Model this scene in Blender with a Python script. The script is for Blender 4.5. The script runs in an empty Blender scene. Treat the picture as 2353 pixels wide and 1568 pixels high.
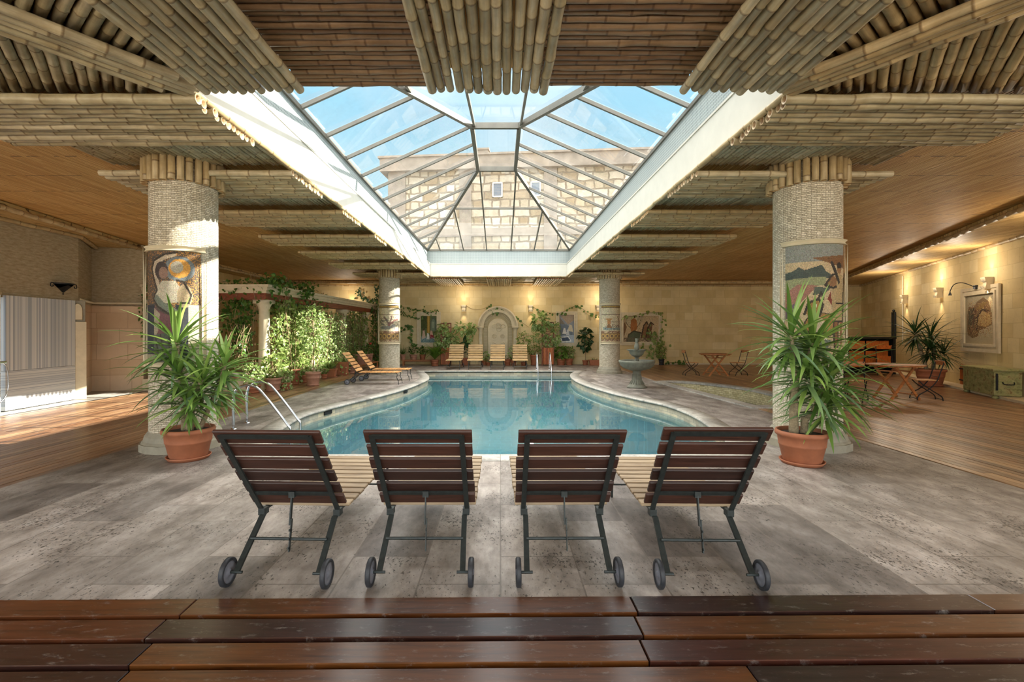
import bpy, math, random
import numpy as np
from mathutils import Vector, Matrix
random.seed(7); rng = np.random.default_rng(7)
C = bpy.context.scene.collection
sc = bpy.context.scene
PI = math.pi

# ------------------------------------------------------------------ camera, world, sun
F = 1090.0; HX = 1150.0; HY = 762.0; EYE = 1.6
cam = bpy.data.cameras.new('camera'); cam.sensor_width = 36; cam.lens = 36*F/2353
cam.shift_x = (1176.5-HX)/2353; cam.shift_y = (HY-784)/2353; cam.clip_end = 300
co = bpy.data.objects.new('camera', cam); C.objects.link(co)
co.location = (0, 0, EYE); co.rotation_euler = (PI/2, 0, 0); sc.camera = co
sc.view_settings.view_transform = 'Standard'; sc.view_settings.look = 'None'
sc.view_settings.gamma = 1; sc.view_settings.use_curve_mapping = False
sc.view_settings.exposure = 1.0
sc.cycles.max_bounces = 9; sc.cycles.diffuse_bounces = 6; sc.cycles.transparent_max_bounces = 14
sc.cycles.glossy_bounces = 4; sc.cycles.transmission_bounces = 6
sc.cycles.caustics_reflective = False; sc.cycles.caustics_refractive = False
sc.cycles.sample_clamp_indirect = 6

w = bpy.data.worlds.new('sky'); sc.world = w; w.use_nodes = True
nt = w.node_tree; nt.nodes.clear()
def wn(t, **k):
    n = nt.nodes.new(t)
    for a, b in k.items(): setattr(n, a, b)
    return n
tc = wn('ShaderNodeTexCoord'); sep = wn('ShaderNodeSeparateXYZ'); nt.links.new(tc.outputs['Generated'], sep.inputs[0])
# blue low sky in front; overhead and behind brightened as added fill
rz = wn('ShaderNodeValToRGB'); nt.links.new(sep.outputs['Z'], rz.inputs[0])
e = rz.color_ramp.elements
e[0].position = 0.0; e[0].color = (.46, .56, .62, 1); e[1].position = 1.0; e[1].color = (.17, .31, .44, 1)
for p_, c_ in ((.28, (.36, .54, .62, 1)), (.42, (.26, .47, .60, 1)), (.52, (.28, .47, .60, 1))):
    x = rz.color_ramp.elements.new(p_); x.color = c_
nz = wn('ShaderNodeTexNoise'); nz.inputs['Scale'].default_value = 3.2; nz.inputs['Detail'].default_value = 7
nt.links.new(tc.outputs['Generated'], nz.inputs['Vector'])
cr = wn('ShaderNodeValToRGB'); nt.links.new(nz.outputs['Fac'], cr.inputs[0])
cr.color_ramp.elements[0].position = .46; cr.color_ramp.elements[0].color = (0, 0, 0, 1)
cr.color_ramp.elements[1].position = .72; cr.color_ramp.elements[1].color = (.75, .75, .75, 1)
mx = wn('ShaderNodeMix', data_type='RGBA'); nt.links.new(cr.outputs[0], mx.inputs[0])
nt.links.new(rz.outputs[0], mx.inputs[6]); mx.inputs[7].default_value = (.60, .64, .66, 1)
hi = wn('ShaderNodeMapRange'); nt.links.new(sep.outputs['Z'], hi.inputs[0])
hi.inputs[1].default_value = .50; hi.inputs[2].default_value = .78; hi.inputs[3].default_value = 1; hi.inputs[4].default_value = 6.0
bk = wn('ShaderNodeMapRange'); nt.links.new(sep.outputs['Y'], bk.inputs[0])
bk.inputs[1].default_value = .1; bk.inputs[2].default_value = -.5; bk.inputs[3].default_value = 1; bk.inputs[4].default_value = 3.0
mm = wn('ShaderNodeMath', operation='MAXIMUM'); nt.links.new(hi.outputs[0], mm.inputs[0]); nt.links.new(bk.outputs[0], mm.inputs[1])
wt = wn('ShaderNodeMapRange'); nt.links.new(mm.outputs[0], wt.inputs[0]); wt.inputs[1].default_value = 1; wt.inputs[2].default_value = 4
m2 = wn('ShaderNodeMix', data_type='RGBA'); nt.links.new(wt.outputs[0], m2.inputs[0]); nt.links.new(mx.outputs[2], m2.inputs[6])
m2.inputs[7].default_value = (.80, .79, .77, 1)
bg = wn('ShaderNodeBackground'); nt.links.new(m2.outputs[2], bg.inputs[0]); nt.links.new(mm.outputs[0], bg.inputs[1])
nt.links.new(bg.outputs[0], wn('ShaderNodeOutputWorld').inputs[0])

sun = bpy.data.lights.new('sun', 'SUN'); sun.energy = 11; sun.angle = .009; sun.color = (1, .95, .86)
so = bpy.data.objects.new('sun', sun); C.objects.link(so)
so.rotation_euler = Vector((-.985, -.12, -.497)).to_track_quat('-Z', 'Y').to_euler()
so.location = (30, 15, 20)

def G(px, py, z=0.0):
    "point at height z that the photo shows at px,py"
    Y = (EYE-z)*F/(py-HY); return Vector(((px-HX)*Y/F, Y, z))
def W(px, py, Y):
    "point at depth Y that the photo shows at px,py"
    return Vector(((px-HX)*Y/F, Y, EYE-(py-HY)*Y/F))

# ------------------------------------------------------------------ mesh helpers
class MB:
    def __init__(s): s.v = []; s.f = []; s.uv = {}; s.col = {}; s.n = 0; s.M = None
    def add(s, vs, fs, col=None, uv=None):
        b = s.n
        if s.M is not None: vs = [s.M @ Vector(p) for p in vs]
        s.v.extend([tuple(p) for p in vs]); s.n += len(vs)
        for k, f in enumerate(fs):
            if uv is not None: s.uv[len(s.f)] = [uv[i] for i in f] if not isinstance(uv[0], list) else uv[k]
            s.f.append(tuple(b+i for i in f))
        if col is not None:
            for i in range(len(vs)): s.col[b+i] = col[i] if isinstance(col, list) else col
        return s
    def box(s, c, d, rz=0, M=None, col=None, bev=0):
        x, y, z = d[0]/2, d[1]/2, d[2]/2
        R = Matrix.Translation(Vector(c)) @ (M if M is not None else Matrix.Rotation(rz, 4, 'Z'))
        if bev:
            b = bev; vs = []
            for sz in (-1, 1):
                for (sx, sy) in ((-1, -1), (1, -1), (1, 1), (-1, 1)):
                    vs.append((sx*(x-b), sy*(y-b), sz*z))
            for sz in (-1, 1):
                for (sx, sy) in ((-1, -1), (1, -1), (1, 1), (-1, 1)):
                    vs.append((sx*x, sy*(y-b), sz*(z-b))); vs.append((sx*(x-b), sy*y, sz*(z-b)))
            from itertools import combinations
            fs = [(3, 2, 1, 0), (4, 5, 6, 7)]
            def L(k, i): return 8+k*8+i*2     # x-side vertex; +1 = y-side vertex
            for k in (0, 1):
                base = k*4; fl = k == 1
                for i in range(4):
                    j = (i+1) % 4
                    if i % 2 == 0: q = (base+i, base+j, L(k, j)+1, L(k, i)+1)
                    else: q = (base+i, base+j, L(k, j), L(k, i))
                    fs.append(q if fl is False else q[::-1])
                    t = (base+i, L(k, i), L(k, i)+1); fs.append(t)
            for i in range(4):
                j = (i+1) % 4
                o = 1 if i % 2 == 0 else 0
                fs.append((L(0, i)+o, L(0, j)+o, L(1, j)+o, L(1, i)+o))
                fs.append((L(0, i), L(0, i)+1, L(1, i)+1, L(1, i)))
            s.add([R @ Vector(p) for p in vs], fs, col); return s
        vs = [R @ Vector(p) for p in ((-x, -y, -z), (x, -y, -z), (x, y, -z), (-x, y, -z), (-x, -y, z), (x, -y, z), (x, y, z), (-x, y, z))]
        return s.add(vs, [(3, 2, 1, 0), (4, 5, 6, 7), (0, 1, 5, 4), (1, 2, 6, 5), (2, 3, 7, 6), (3, 0, 4, 7)], col)
    def bar(s, p, q, a, b, up=(0, 0, 1), col=None, bev=0):
        "box from p to q, a wide (side), b thick (along up)"
        p = Vector(p); q = Vector(q); d = q-p; L = d.length; d.normalize(); u = Vector(up)
        sd = d.cross(u)
        if sd.length < 1e-4: sd = d.cross(Vector((1, 0, 0)))
        sd.normalize(); u = sd.cross(d)
        M = Matrix((sd, d, u)).transposed().to_4x4()
        return s.box((p+q)/2, (a, L, b), M=M, col=col, bev=bev)
    def tube(s, pts, r, n=8, caps=True, col=None):
        pts = [Vector(p) for p in pts]; k = len(pts)
        rs = r if isinstance(r, (list, tuple)) else [r]*k
        cl = col if isinstance(col, list) else None
        vs = []; cs = [] if cl else None; prev = None
        for i, p in enumerate(pts):
            t = (pts[min(i+1, k-1)]-pts[max(i-1, 0)]); t.normalize()
            if prev is None:
                a = Vector((0, 0, 1)) if abs(t.z) < .9 else Vector((1, 0, 0)); u = t.cross(a).normalized()
            else: u = (prev-t*prev.dot(t)).normalized()
            prev = u; v = t.cross(u)
            for j in range(n):
                an = 2*PI*j/n; vs.append(p+(u*math.cos(an)+v*math.sin(an))*rs[i])
                if cl: cs.append(cl[i])
        fs = [(i*n+j, i*n+(j+1) % n, (i+1)*n+(j+1) % n, (i+1)*n+j) for i in range(k-1) for j in range(n)]
        if caps: fs += [tuple(range(n))[::-1], tuple((k-1)*n+j for j in range(n))]
        return s.add(vs, fs, cs if cl else col)
    def lathe(s, prof, c=(0, 0, 0), n=24, a0=0, a1=None, uv=False, col=None, sy=1):
        full = a1 is None; a1 = 2*PI if full else a1; m = n if full else n+1
        vs = []; 
        for (r, z) in prof:
            for j in range(m):
                a = a0+(a1-a0)*j/n; vs.append((c[0]+r*math.cos(a), c[1]+sy*r*math.sin(a), c[2]+z))
        fs = []; uvs = []
        for i in range(len(prof)-1):
            for j in range(n):
                j2 = (j+1) % m if full else j+1
                fs.append((i*m+j, i*m+j2, (i+1)*m+j2, (i+1)*m+j))
                if uv:
                    R0 = max(prof[i][0], .01); u0 = (a0+(a1-a0)*j/n)*R0; u1 = (a0+(a1-a0)*(j+1)/n)*R0
                    uvs.append([(u0, prof[i][1]), (u1, prof[i][1]), (u1, prof[i+1][1]), (u0, prof[i+1][1])])
        return s.add(vs, fs, col, uvs if uv else None)
    def prism(s, poly, z0, z1, top=True, bottom=True, col=None):
        n = len(poly); vs = [(p[0], p[1], z0) for p in poly]+[(p[0], p[1], z1) for p in poly]
        fs = [(i, (i+1) % n, n+(i+1) % n, n+i) for i in range(n)]
        if top: fs.append(tuple(range(n, 2*n)))
        if bottom: fs.append(tuple(range(n))[::-1])
        return s.add(vs, fs, col)
    def sphere(s, c, r, n=12, m=8, col=None):
        rx, ry, rz_ = r if isinstance(r, (tuple, list)) else (r, r, r)
        vs = [(c[0], c[1], c[2]-rz_)]
        for i in range(1, m):
            t = -PI/2+PI*i/m
            for j in range(n): vs.append((c[0]+rx*math.cos(t)*math.cos(2*PI*j/n), c[1]+ry*math.cos(t)*math.sin(2*PI*j/n), c[2]+rz_*math.sin(t)))
        vs.append((c[0], c[1], c[2]+rz_)); fs = [(0, 1+(j+1) % n, 1+j) for j in range(n)]
        for i in range(m-2):
            for j in range(n): fs.append((1+i*n+j, 1+i*n+(j+1) % n, 1+(i+1)*n+(j+1) % n, 1+(i+1)*n+j))
        L = len(vs)-1; fs += [(L, L-n+j, L-n+(j+1) % n) for j in range(n)]
        return s.add(vs, fs, col)
    def mesh(s, name, mat, smooth=False):
        me = bpy.data.meshes.new(name); me.from_pydata(s.v, [], s.f)
        if s.uv:
            ul = me.uv_layers.new(name='uv'); k = 0
            for i, f in enumerate(s.f):
                u = s.uv.get(i)
                for j in range(len(f)):
                    if u: ul.data[k].uv = u[j]
                    k += 1
        if s.col:
            ca = me.color_attributes.new('tint', 'FLOAT_COLOR', 'POINT')
            arr = np.ones((s.n, 4), dtype=np.float32)
            for i, c in s.col.items(): arr[i, :3] = c[:3]
            ca.data.foreach_set('color', arr.ravel())
        for m_ in (mat if isinstance(mat, (list, tuple)) else [mat]): me.materials.append(m_)
        if smooth: me.polygons.foreach_set('use_smooth', [True]*len(me.polygons))
        me.update(); return me
    def build(s, name, mat, parent=None, smooth=False, loc=None, bevel=0):
        o = bpy.data.objects.new(name, s.mesh(name, mat, smooth)); C.objects.link(o)
        if parent is not None: o.parent = parent
        if loc is not None: o.location = loc
        if smooth == 'auto' or smooth == 2:
            pass
        if bevel:
            b = o.modifiers.new('bevel', 'BEVEL'); b.width = bevel; b.segments = 2; b.limit_method = 'ANGLE'
        return o

def tag(o, label=None, cat=None, group=None, kind=None):
    if label: o['label'] = label
    if cat: o['category'] = cat
    if group: o['group'] = group
    if kind: o['kind'] = kind
    return o
def thing(name, label, cat, loc=(0, 0, 0), rz=0, group=None, scale=1):
    o = bpy.data.objects.new(name, None); o.empty_display_size = .1; C.objects.link(o)
    o.location = loc; o.rotation_euler = (0, 0, rz); o.scale = (scale,)*3
    return tag(o, label, cat, group)
def struct(name, mb, mat, smooth=False, **k):
    return tag(mb.build(name, mat, smooth=smooth, **k), kind='structure')
def dup(root, label=None, loc=None, rz=None, scale=None, group=None):
    r = root.copy(); C.objects.link(r)
    if label: r['label'] = label
    if group: r['group'] = group
    if loc is not None: r.location = loc
    if rz is not None: r.rotation_euler = (0, 0, rz)
    if scale is not None: r.scale = (scale,)*3
    for ch in list(root.children):
        c = ch.copy(); C.objects.link(c); c.parent = r
        for g in list(ch.children):
            d = g.copy(); C.objects.link(d); d.parent = c
    return r

# ------------------------------------------------------------------ materials
def hx(h):
    h = h.lstrip('#'); o = []
    for i in (0, 2, 4):
        c = int(h[i:i+2], 16)/255; o.append(c/12.92 if c < .04045 else ((c+.055)/1.055)**2.4)
    return tuple(o)+(1,)
class NT:
    def __init__(s, name):
        s.m = bpy.data.materials.new(name); s.m.use_nodes = True; s.t = s.m.node_tree
        s.b = s.t.nodes['Principled BSDF']; s.out = s.t.nodes['Material Output']
    def n(s, t, ins=None, **k):
        x = s.t.nodes.new(t)
        for a, b in k.items(): setattr(x, a, b)
        for a, b in (ins or {}).items():
            if isinstance(b, bpy.types.NodeSocket): s.t.links.new(b, x.inputs[a])
            else: x.inputs[a].default_value = b
        return x
    def l(s, a, b): s.t.links.new(a, b)
    def obj(s, sc_=(1, 1, 1), rot=(0, 0, 0), loc=(0, 0, 0), out='Object'):
        t = s.n('ShaderNodeTexCoord'); return s.n('ShaderNodeMapping', {0: t.outputs[out], 'Scale': sc_, 'Rotation': rot, 'Location': loc}).outputs[0]
    def noise(s, v, scale=5, detail=4, rough=.55): return s.n('ShaderNodeTexNoise', {'Vector': v, 'Scale': scale, 'Detail': detail, 'Roughness': rough}).outputs['Fac']
    def ramp(s, f, stops, const=False):
        x = s.n('ShaderNodeValToRGB', {0: f}); e = x.color_ramp.elements
        if const: x.color_ramp.interpolation = 'CONSTANT'
        while len(e) < len(stops): e.new(.5)
        for i, (p, c) in enumerate(sorted(stops, key=lambda q: q[0])): e[i].position = p; e[i].color = c if len(c) == 4 else tuple(c)+(1,)
        return x.outputs[0]
    def mix(s, f, a, b, mode='MIX'):
        x = s.n('ShaderNodeMix', data_type='RGBA', blend_type=mode)
        for i, v in ((0, f), (6, a), (7, b)):
            if isinstance(v, bpy.types.NodeSocket): s.l(v, x.inputs[i])
            else: x.inputs[i].default_value = v
        return x.outputs[2]
    def math(s, op, a, b=0.0):
        x = s.n('ShaderNodeMath', operation=op)
        for i, v in ((0, a), (1, b)):
            if isinstance(v, bpy.types.NodeSocket): s.l(v, x.inputs[i])
            else: x.inputs[i].default_value = v
        return x.outputs[0]
    def island(s): return s.n('ShaderNodeNewGeometry').outputs['Random Per Island']
    def orand(s): return s.n('ShaderNodeObjectInfo').outputs['Random']
    def bump(s, h, strength=.3, dist=.01, prev=None):
        x = s.n('ShaderNodeBump', {'Height': h, 'Strength': strength, 'Distance': dist})
        if prev: s.l(prev, x.inputs['Normal'])
        return x.outputs[0]
    def done(s, col=None, rough=.6, metal=0, nrm=None, spec=None):
        for k, v in (('Base Color', col), ('Roughness', rough), ('Metallic', metal), ('Normal', nrm), ('Specular IOR Level', spec)):
            if v is None: continue
            if isinstance(v, bpy.types.NodeSocket): s.l(v, s.b.inputs[k])
            else: s.b.inputs[k].default_value = v
        return s.m
def plain(name, h, rough=.6, metal=0, var=.12, scale=12, bump=0, spec=None):
    m = NT(name); v = m.obj(); f = m.noise(v, scale, 4)
    c = hx(h); lo = tuple(x*(1-var) for x in c[:3]); hi_ = tuple(min(1, x*(1+var)) for x in c[:3])
    return m.done(m.ramp(f, ((.3, lo), (.7, hi_))), rough, metal, m.bump(f, bump, .01) if bump else None, spec)

def mat_travertine(name, c1, c2, c3, bw=1.0, bh=.52, mortar='#5c544a', rot=PI/2, stretch=(9, 1.6, 4), pits=.60):
    m = NT(name); v = m.obj()
    br = m.n('ShaderNodeTexBrick', {'Vector': m.obj(rot=(0, 0, rot)), 'Scale': 1.0, 'Brick Width': bw, 'Row Height': bh, 'Mortar Size': .006, 'Mortar Smooth': .2,
             'Color1': (0, 0, 0, 1), 'Color2': (1, 1, 1, 1), 'Mortar': (.5, .5, .5, 1), 'Bias': 0.0})
    br.offset = .37
    vs = m.obj(sc_=stretch); f1 = m.noise(vs, 1.3, 8, .62); f2 = m.noise(v, .5, 3)
    base = m.ramp(f1, ((.28, hx(c1)), (.5, hx(c2)), (.72, hx(c3))))
    tl = m.ramp(br.outputs['Color'], ((0, (.50, .485, .48, 1)), (.25, (.85, .84, .83, 1)), (1, (1.16, 1.14, 1.12, 1))))
    c = m.mix(1, base, tl, 'MULTIPLY')
    c = m.mix(1, c, m.ramp(f2, ((.3, (.88, .87, .88, 1)), (.7, (1.08, 1.06, 1.03, 1)))), 'MULTIPLY')
    vn = m.noise(m.obj(sc_=(stretch[0]*2.4, stretch[1]*1.9, 9)), 2.6, 9, .72)
    c = m.mix(1, c, m.ramp(vn, ((.32, (.76, .74, .71, 1)), (.5, (1, 1, 1, 1)), (.68, (1.15, 1.14, 1.12, 1)))), 'MULTIPLY')
    pv = m.noise(m.obj(sc_=(stretch[0]*4.5, stretch[1]*5, 9)), 3.5, 5, .7)
    pf = m.ramp(m.math('ADD', pv, m.math('MULTIPLY', m.math('SUBTRACT', m.noise(v, 1.7, 4, .6), .5), .45)), ((pits-.005, (0, 0, 0, 1)), (pits+.03, (1, 1, 1, 1))))
    c = m.mix(m.math('MULTIPLY', pf, .85), c, hx('#2e2924')); c = m.mix(m.math('MULTIPLY', br.outputs['Fac'], .5), c, hx(mortar))
    h = m.math('SUBTRACT', m.math('SUBTRACT', f1, m.math('MULTIPLY', pf, .7)), br.outputs['Fac'])
    return m.done(c, m.ramp(f1, ((.3, (.55,)*3), (.7, (.38,)*3))), 0, m.bump(h, .35, .006), .4)

def mat_wood(name, cols, rough=.45, grain=(2, 30, 30), scale=2.0, isl=True, bump=.15, wear_glare=None, coat=0):
    m = NT(name); v = m.obj(sc_=grain)
    r = m.island() if isl else m.orand()
    off = m.n('ShaderNodeVectorMath', {0: v, 1: m.n('ShaderNodeCombineXYZ', {0: m.math('MULTIPLY', r, 37.0), 1: m.math('MULTIPLY', r, 91.0), 2: 0.0}).outputs[0]}, operation='ADD').outputs[0]
    f = m.noise(off, scale, 6, .6)
    base = m.ramp(r, [(i/max(1, len(cols)-1), hx(c)) for i, c in enumerate(cols)])
    c = m.mix(1, base, m.ramp(f, ((.30, (.42, .37, .34, 1)), (.46, (.9, .88, .86, 1)), (.56, (1.05, 1.05, 1.05, 1)), (.72, (1.4, 1.33, 1.25, 1)))), 'MULTIPLY')
    if wear_glare:
        wf = m.noise(m.obj(sc_=(4, 11, 4) if name.endswith('varnished') else (14, 1.5, 4)), 2.4, 10, .78); wf = m.ramp(wf, ((.56, (0, 0, 0, 1)), (.68, (1, 1, 1, 1))))
        c = m.mix(m.math('MULTIPLY', wf, .62), c, hx(wear_glare))
    m.b.inputs['Coat Weight'].default_value = coat; m.b.inputs['Coat Roughness'].default_value = .22
    return m.done(c, rough, 0, m.bump(f, bump, .004))

def mat_bamboo(name, c1, c2, c3):
    m = NT(name); r = m.orand()
    base = m.ramp(r, ((0, hx(c1)), (.5, hx(c2)), (1, hx(c3))))
    f = m.noise(m.obj(sc_=(30, 1.2, 30)), 2, 5, .65); f2 = m.noise(m.obj(sc_=(4, 3, 4)), 2, 5, .6)
    c = m.mix(1, base, m.ramp(f, ((.3, (.78, .75, .7, 1)), (.7, (1.12, 1.1, 1.08, 1)))), 'MULTIPLY')
    c = m.mix(1, c, m.ramp(f2, ((.35, (.8, .76, .7, 1)), (.6, (1.04, 1.04, 1.04, 1)))), 'MULTIPLY')
    at = m.n('ShaderNodeAttribute', attribute_name='tint').outputs['Color']
    c = m.mix(1, c, at, 'MULTIPLY')
    return m.done(c, .42, 0, m.bump(f, .12, .004), .4)

def mat_blocks(name, c1, c2, c3, bw=.62, bh=.36, mort='#a8936c', ms=.006, plane='XZ', bump=.4, pits=.68, uv=False, squash=.3, mf=.5):
    m = NT(name)
    if uv: v = m.obj(out='UV')
    else:
        t = m.n('ShaderNodeTexCoord'); s_ = m.n('ShaderNodeSeparateXYZ', {0: t.outputs['Object']})
        a = s_.outputs['X'] if plane == 'XZ' else s_.outputs['Y']
        v = m.n('ShaderNodeCombineXYZ', {0: a, 1: s_.outputs['Z'], 2: 0.0}).outputs[0]
    br = m.n('ShaderNodeTexBrick', {'Vector': v, 'Scale': 1.0, 'Brick Width': bw, 'Row Height': bh, 'Mortar Size': ms, 'Mortar Smooth': .2,
             'Color1': (0, 0, 0, 1), 'Color2': (1, 1, 1, 1), 'Mortar': (.5, .5, .5, 1)})
    br.offset = .43; br.squash = 1-squash; br.squash_frequency = 3
    f = m.noise(m.obj(), 1.1, 6, .6)
    base = m.ramp(br.outputs['Color'], ((0, hx(c1)), (.5, hx(c2)), (1, hx(c3))))
    c = m.mix(1, base, m.ramp(f, ((.3, (.84, .82, .79, 1)), (.7, (1.1, 1.09, 1.07, 1)))), 'MULTIPLY')
    p = m.noise(m.obj(), 22, 3, .6); pf = m.ramp(p, ((pits, (0, 0, 0, 1)), (pits+.05, (1, 1, 1, 1))))
    c = m.mix(m.math('MULTIPLY', pf, .6), c, hx('#5a4930')); c = m.mix(m.math('MULTIPLY', br.outputs['Fac'], mf), c, hx(mort))
    h = m.math('SUBTRACT', m.math('MULTIPLY', f, .4), m.math('ADD', br.outputs['Fac'], m.math('MULTIPLY', pf, .4)))
    return m.done(c, .85, 0, m.bump(h, bump, .008), .25)

M = {}
M['stone'] = mat_travertine('travertine', '#655d56', '#8e867f', '#b1aaa4', stretch=(3.0, 1.5, 4))
M['coping'] = mat_travertine('coping_stone', '#8f8b82', '#aaa79f', '#c2bfb8', bw=.6, bh=9, stretch=(5, 5, 5), pits=.7)
M['cornice'] = plain('cut_stone', '#cbbd9f', .8, var=.1, scale=6, bump=.15)
M['plinth'] = plain('plinth_stone', '#8f8876', .75, var=.15, scale=8, bump=.3)
M['white'] = plain('white_plaster', '#cdc9bd', .8, var=.05, scale=3, bump=.1)
M['wallB'] = mat_blocks('limestone_blocks', '#ccb888', '#d3c092', '#dacaa0')
M['wallR'] = mat_blocks('limestone_blocks_side', '#cdb98a', '#d5c395', '#dccda4', plane='YZ')
M['tan'] = mat_blocks('tan_travertine_blocks', '#c3a98c', '#cab296', '#d1bba2', bw=.7, bh=.42, mort='#7e6348', plane='XZ', pits=.72)
def mk_rough():
    m = NT('split_stone_wall'); t = m.n('ShaderNodeTexCoord'); s_ = m.n('ShaderNodeSeparateXYZ', {0: t.outputs['Object']})
    v = m.n('ShaderNodeCombineXYZ', {0: m.math('ADD', s_.outputs['X'], s_.outputs['Y']), 1: s_.outputs['Z'], 2: 0.0}).outputs[0]
    v2 = m.n('ShaderNodeMapping', {0: v, 'Scale': (7, 26, 1)}).outputs[0]
    f = m.n('ShaderNodeTexVoronoi', {'Vector': v2, 'Scale': 1.0}).outputs['Color']; g = m.noise(v2, 1, 6, .7)
    c = m.ramp(g, ((.3, hx('#a08e6e')), (.55, hx('#bdae8f')), (.75, hx('#cfc3a8'))))
    return m.done(c, .9, 0, m.bump(m.math('ADD', m.n('ShaderNodeSeparateColor', {0: f}).outputs[0], g), 1.0, .045), .2)
M['rough'] = mk_rough()
def mk_chips():
    m = NT('split_face_stone_chips'); v0 = m.obj(out='UV')
    wob = m.n('ShaderNodeTexNoise', {'Vector': v0, 'Scale': 16, 'Detail': 4}).outputs['Color']
    v = m.n('ShaderNodeVectorMath', {0: v0, 1: m.n('ShaderNodeVectorMath', {0: wob, 'Scale': .016}, operation='SCALE').outputs[0]}, operation='ADD').outputs[0]
    br = m.n('ShaderNodeTexBrick', {'Vector': v, 'Scale': 1.0, 'Brick Width': .058, 'Row Height': .024, 'Mortar Size': .0022, 'Mortar Smooth': .8,
             'Color1': (0, 0, 0, 1), 'Color2': (1, 1, 1, 1), 'Mortar': (0, 0, 0, 1)})
    br.offset = .45; br.squash = .6; br.squash_frequency = 2
    g = m.noise(m.obj(), 14, 5, .65)
    c = m.ramp(br.outputs['Color'], ((0, hx('#b9ad96')), (.5, hx('#cfc4ad')), (1, hx('#e0d6c2'))))
    c = m.mix(1, c, m.ramp(g, ((.3, (.85, .83, .8, 1)), (.7, (1.08, 1.07, 1.05, 1)))), 'MULTIPLY')
    c = m.mix(m.math('MULTIPLY', br.outputs['Fac'], .35), c, hx('#80735c'))
    h = m.math('ADD', m.math('MULTIPLY', m.n('ShaderNodeSeparateColor', {0: br.outputs['Color']}).outputs[0], 1.0), g)
    h = m.math('SUBTRACT', h, m.math('MULTIPLY', br.outputs['Fac'], 1.2))
    return m.done(c, .8, 0, m.bump(h, 1.0, .028), .25)
M['chips'] = mk_chips()
M['bamboo'] = mat_bamboo('bamboo', '#978a6e', '#aba083', '#bdb196')
M['bambooR'] = mat_bamboo('bamboo_brown', '#755b45', '#8a7056', '#9a8166')
M['bambooY'] = mat_bamboo('bamboo_golden', '#a48f69', '#b5a17b', '#c4b08b')
def mk_mat(name, cols, rot=0, w_=30):
    m = NT(name); v = m.obj(rot=(0, 0, rot)); s_ = m.n('ShaderNodeSeparateXYZ', {0: v})
    wob = m.noise(m.n('ShaderNodeMapping', {0: v, 'Scale': (3, .5, 1)}).outputs[0], 1.5, 3)
    xx = m.math('ADD', m.math('MULTIPLY', s_.outputs['X'], w_), m.math('MULTIPLY', wob, 5.0))
    yy = m.math('MULTIPLY', s_.outputs['Y'], .9)
    cell = m.n('ShaderNodeCombineXYZ', {0: m.math('FLOOR', xx), 1: m.math('FLOOR', m.math('ADD', yy, m.math('MULTIPLY', m.math('FLOOR', xx), .37))), 2: 0.0}).outputs[0]
    wn_ = m.n('ShaderNodeTexWhiteNoise', {0: cell}).outputs['Value']
    c = m.ramp(wn_, ((0, hx(cols[0])), (.5, hx(cols[1])), (1, hx(cols[2]))))
    fr = m.math('FRACT', xx); prof = m.math('SINE', m.math('MULTIPLY', fr, PI))
    c = m.mix(m.ramp(prof, ((.05, (1, 1, 1, 1)), (.3, (0, 0, 0, 1)))), c, hx(cols[3]))
    # stitching lines across the reeds
    fy = m.math('FRACT', m.math('MULTIPLY', s_.outputs['Y'], 1.25))
    st = m.math('MULTIPLY', m.math('LESS_THAN', fy, .03), m.math('GREATER_THAN', m.noise(v, 7, 3), .5))
    c = m.mix(m.math('MULTIPLY', st, .8), c, hx('#3b2812'))
    big = m.noise(v, .35, 3); c = m.mix(1, c, m.ramp(big, ((.3, (.85, .8, .72, 1)), (.7, (1.1, 1.08, 1.05, 1)))), 'MULTIPLY')
    return m.done(c, .55, 0, m.bump(m.math('POWER', prof, .5), .8, .01), .4)
M['reed'] = mk_mat('reed_matting', ('#bc9150', '#cda261', '#dcb97c', '#5c3f1b'))
M['reedB'] = mk_mat('split_cane_border', ('#ae9059', '#bfa26c', '#ccb17e', '#5e4626'), rot=-.05, w_=18)
M['gray'] = None
def mk_gray():
    m = NT('perforated_grey_sheet'); t = m.n('ShaderNodeTexCoord'); s_ = m.n('ShaderNodeSeparateXYZ', {0: t.outputs['Object']})
    a = m.math('FRACT', m.math('MULTIPLY', m.math('ADD', s_.outputs['X'], s_.outputs['Y']), 22.0)); b = m.math('FRACT', m.math('MULTIPLY', s_.outputs['Z'], 22.0))
    d = m.math('MULTIPLY', m.math('SINE', m.math('MULTIPLY', a, PI)), m.math('SINE', m.math('MULTIPLY', b, PI)))
    f = m.ramp(d, ((.35, (0, 0, 0, 1)), (.6, (1, 1, 1, 1)))); c = m.mix(f, hx('#a9b0ae'), hx('#8b9391'))
    return m.done(c, .5, .1, m.bump(f, .5, .01))
M['gray'] = mk_gray()
M['frame'] = plain('skylight_aluminium', '#6e695f', .5, .2, var=.12, scale=5)
M['steel'] = plain('stainless_steel', '#c8ccd0', .18, 1, var=.03)
M['iron'] = plain('dark_green_iron', '#2b302e', .5, .3, var=.25, scale=30, bump=.1)
M['ironB'] = plain('black_iron', '#1d1f20', .5, .4, var=.2, scale=30)
M['rubber'] = plain('black_rubber', '#2b2c30', .55, 0, var=.25, scale=40, bump=.15)
M['hub'] = plain('grey_plastic', '#6f7078', .5, 0, var=.12, scale=30)
M['terra'] = plain('terracotta', '#9c5f40', .7, var=.12, scale=9, bump=.08)
M['terraP'] = plain('pale_terracotta', '#a87a63', .8, var=.15, scale=9, bump=.1)
M['soil'] = plain('potting_soil', '#3a2a1e', .95, var=.5, scale=60, bump=.8)
M['blackpot'] = plain('black_plastic', '#24272a', .5, var=.1)
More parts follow.
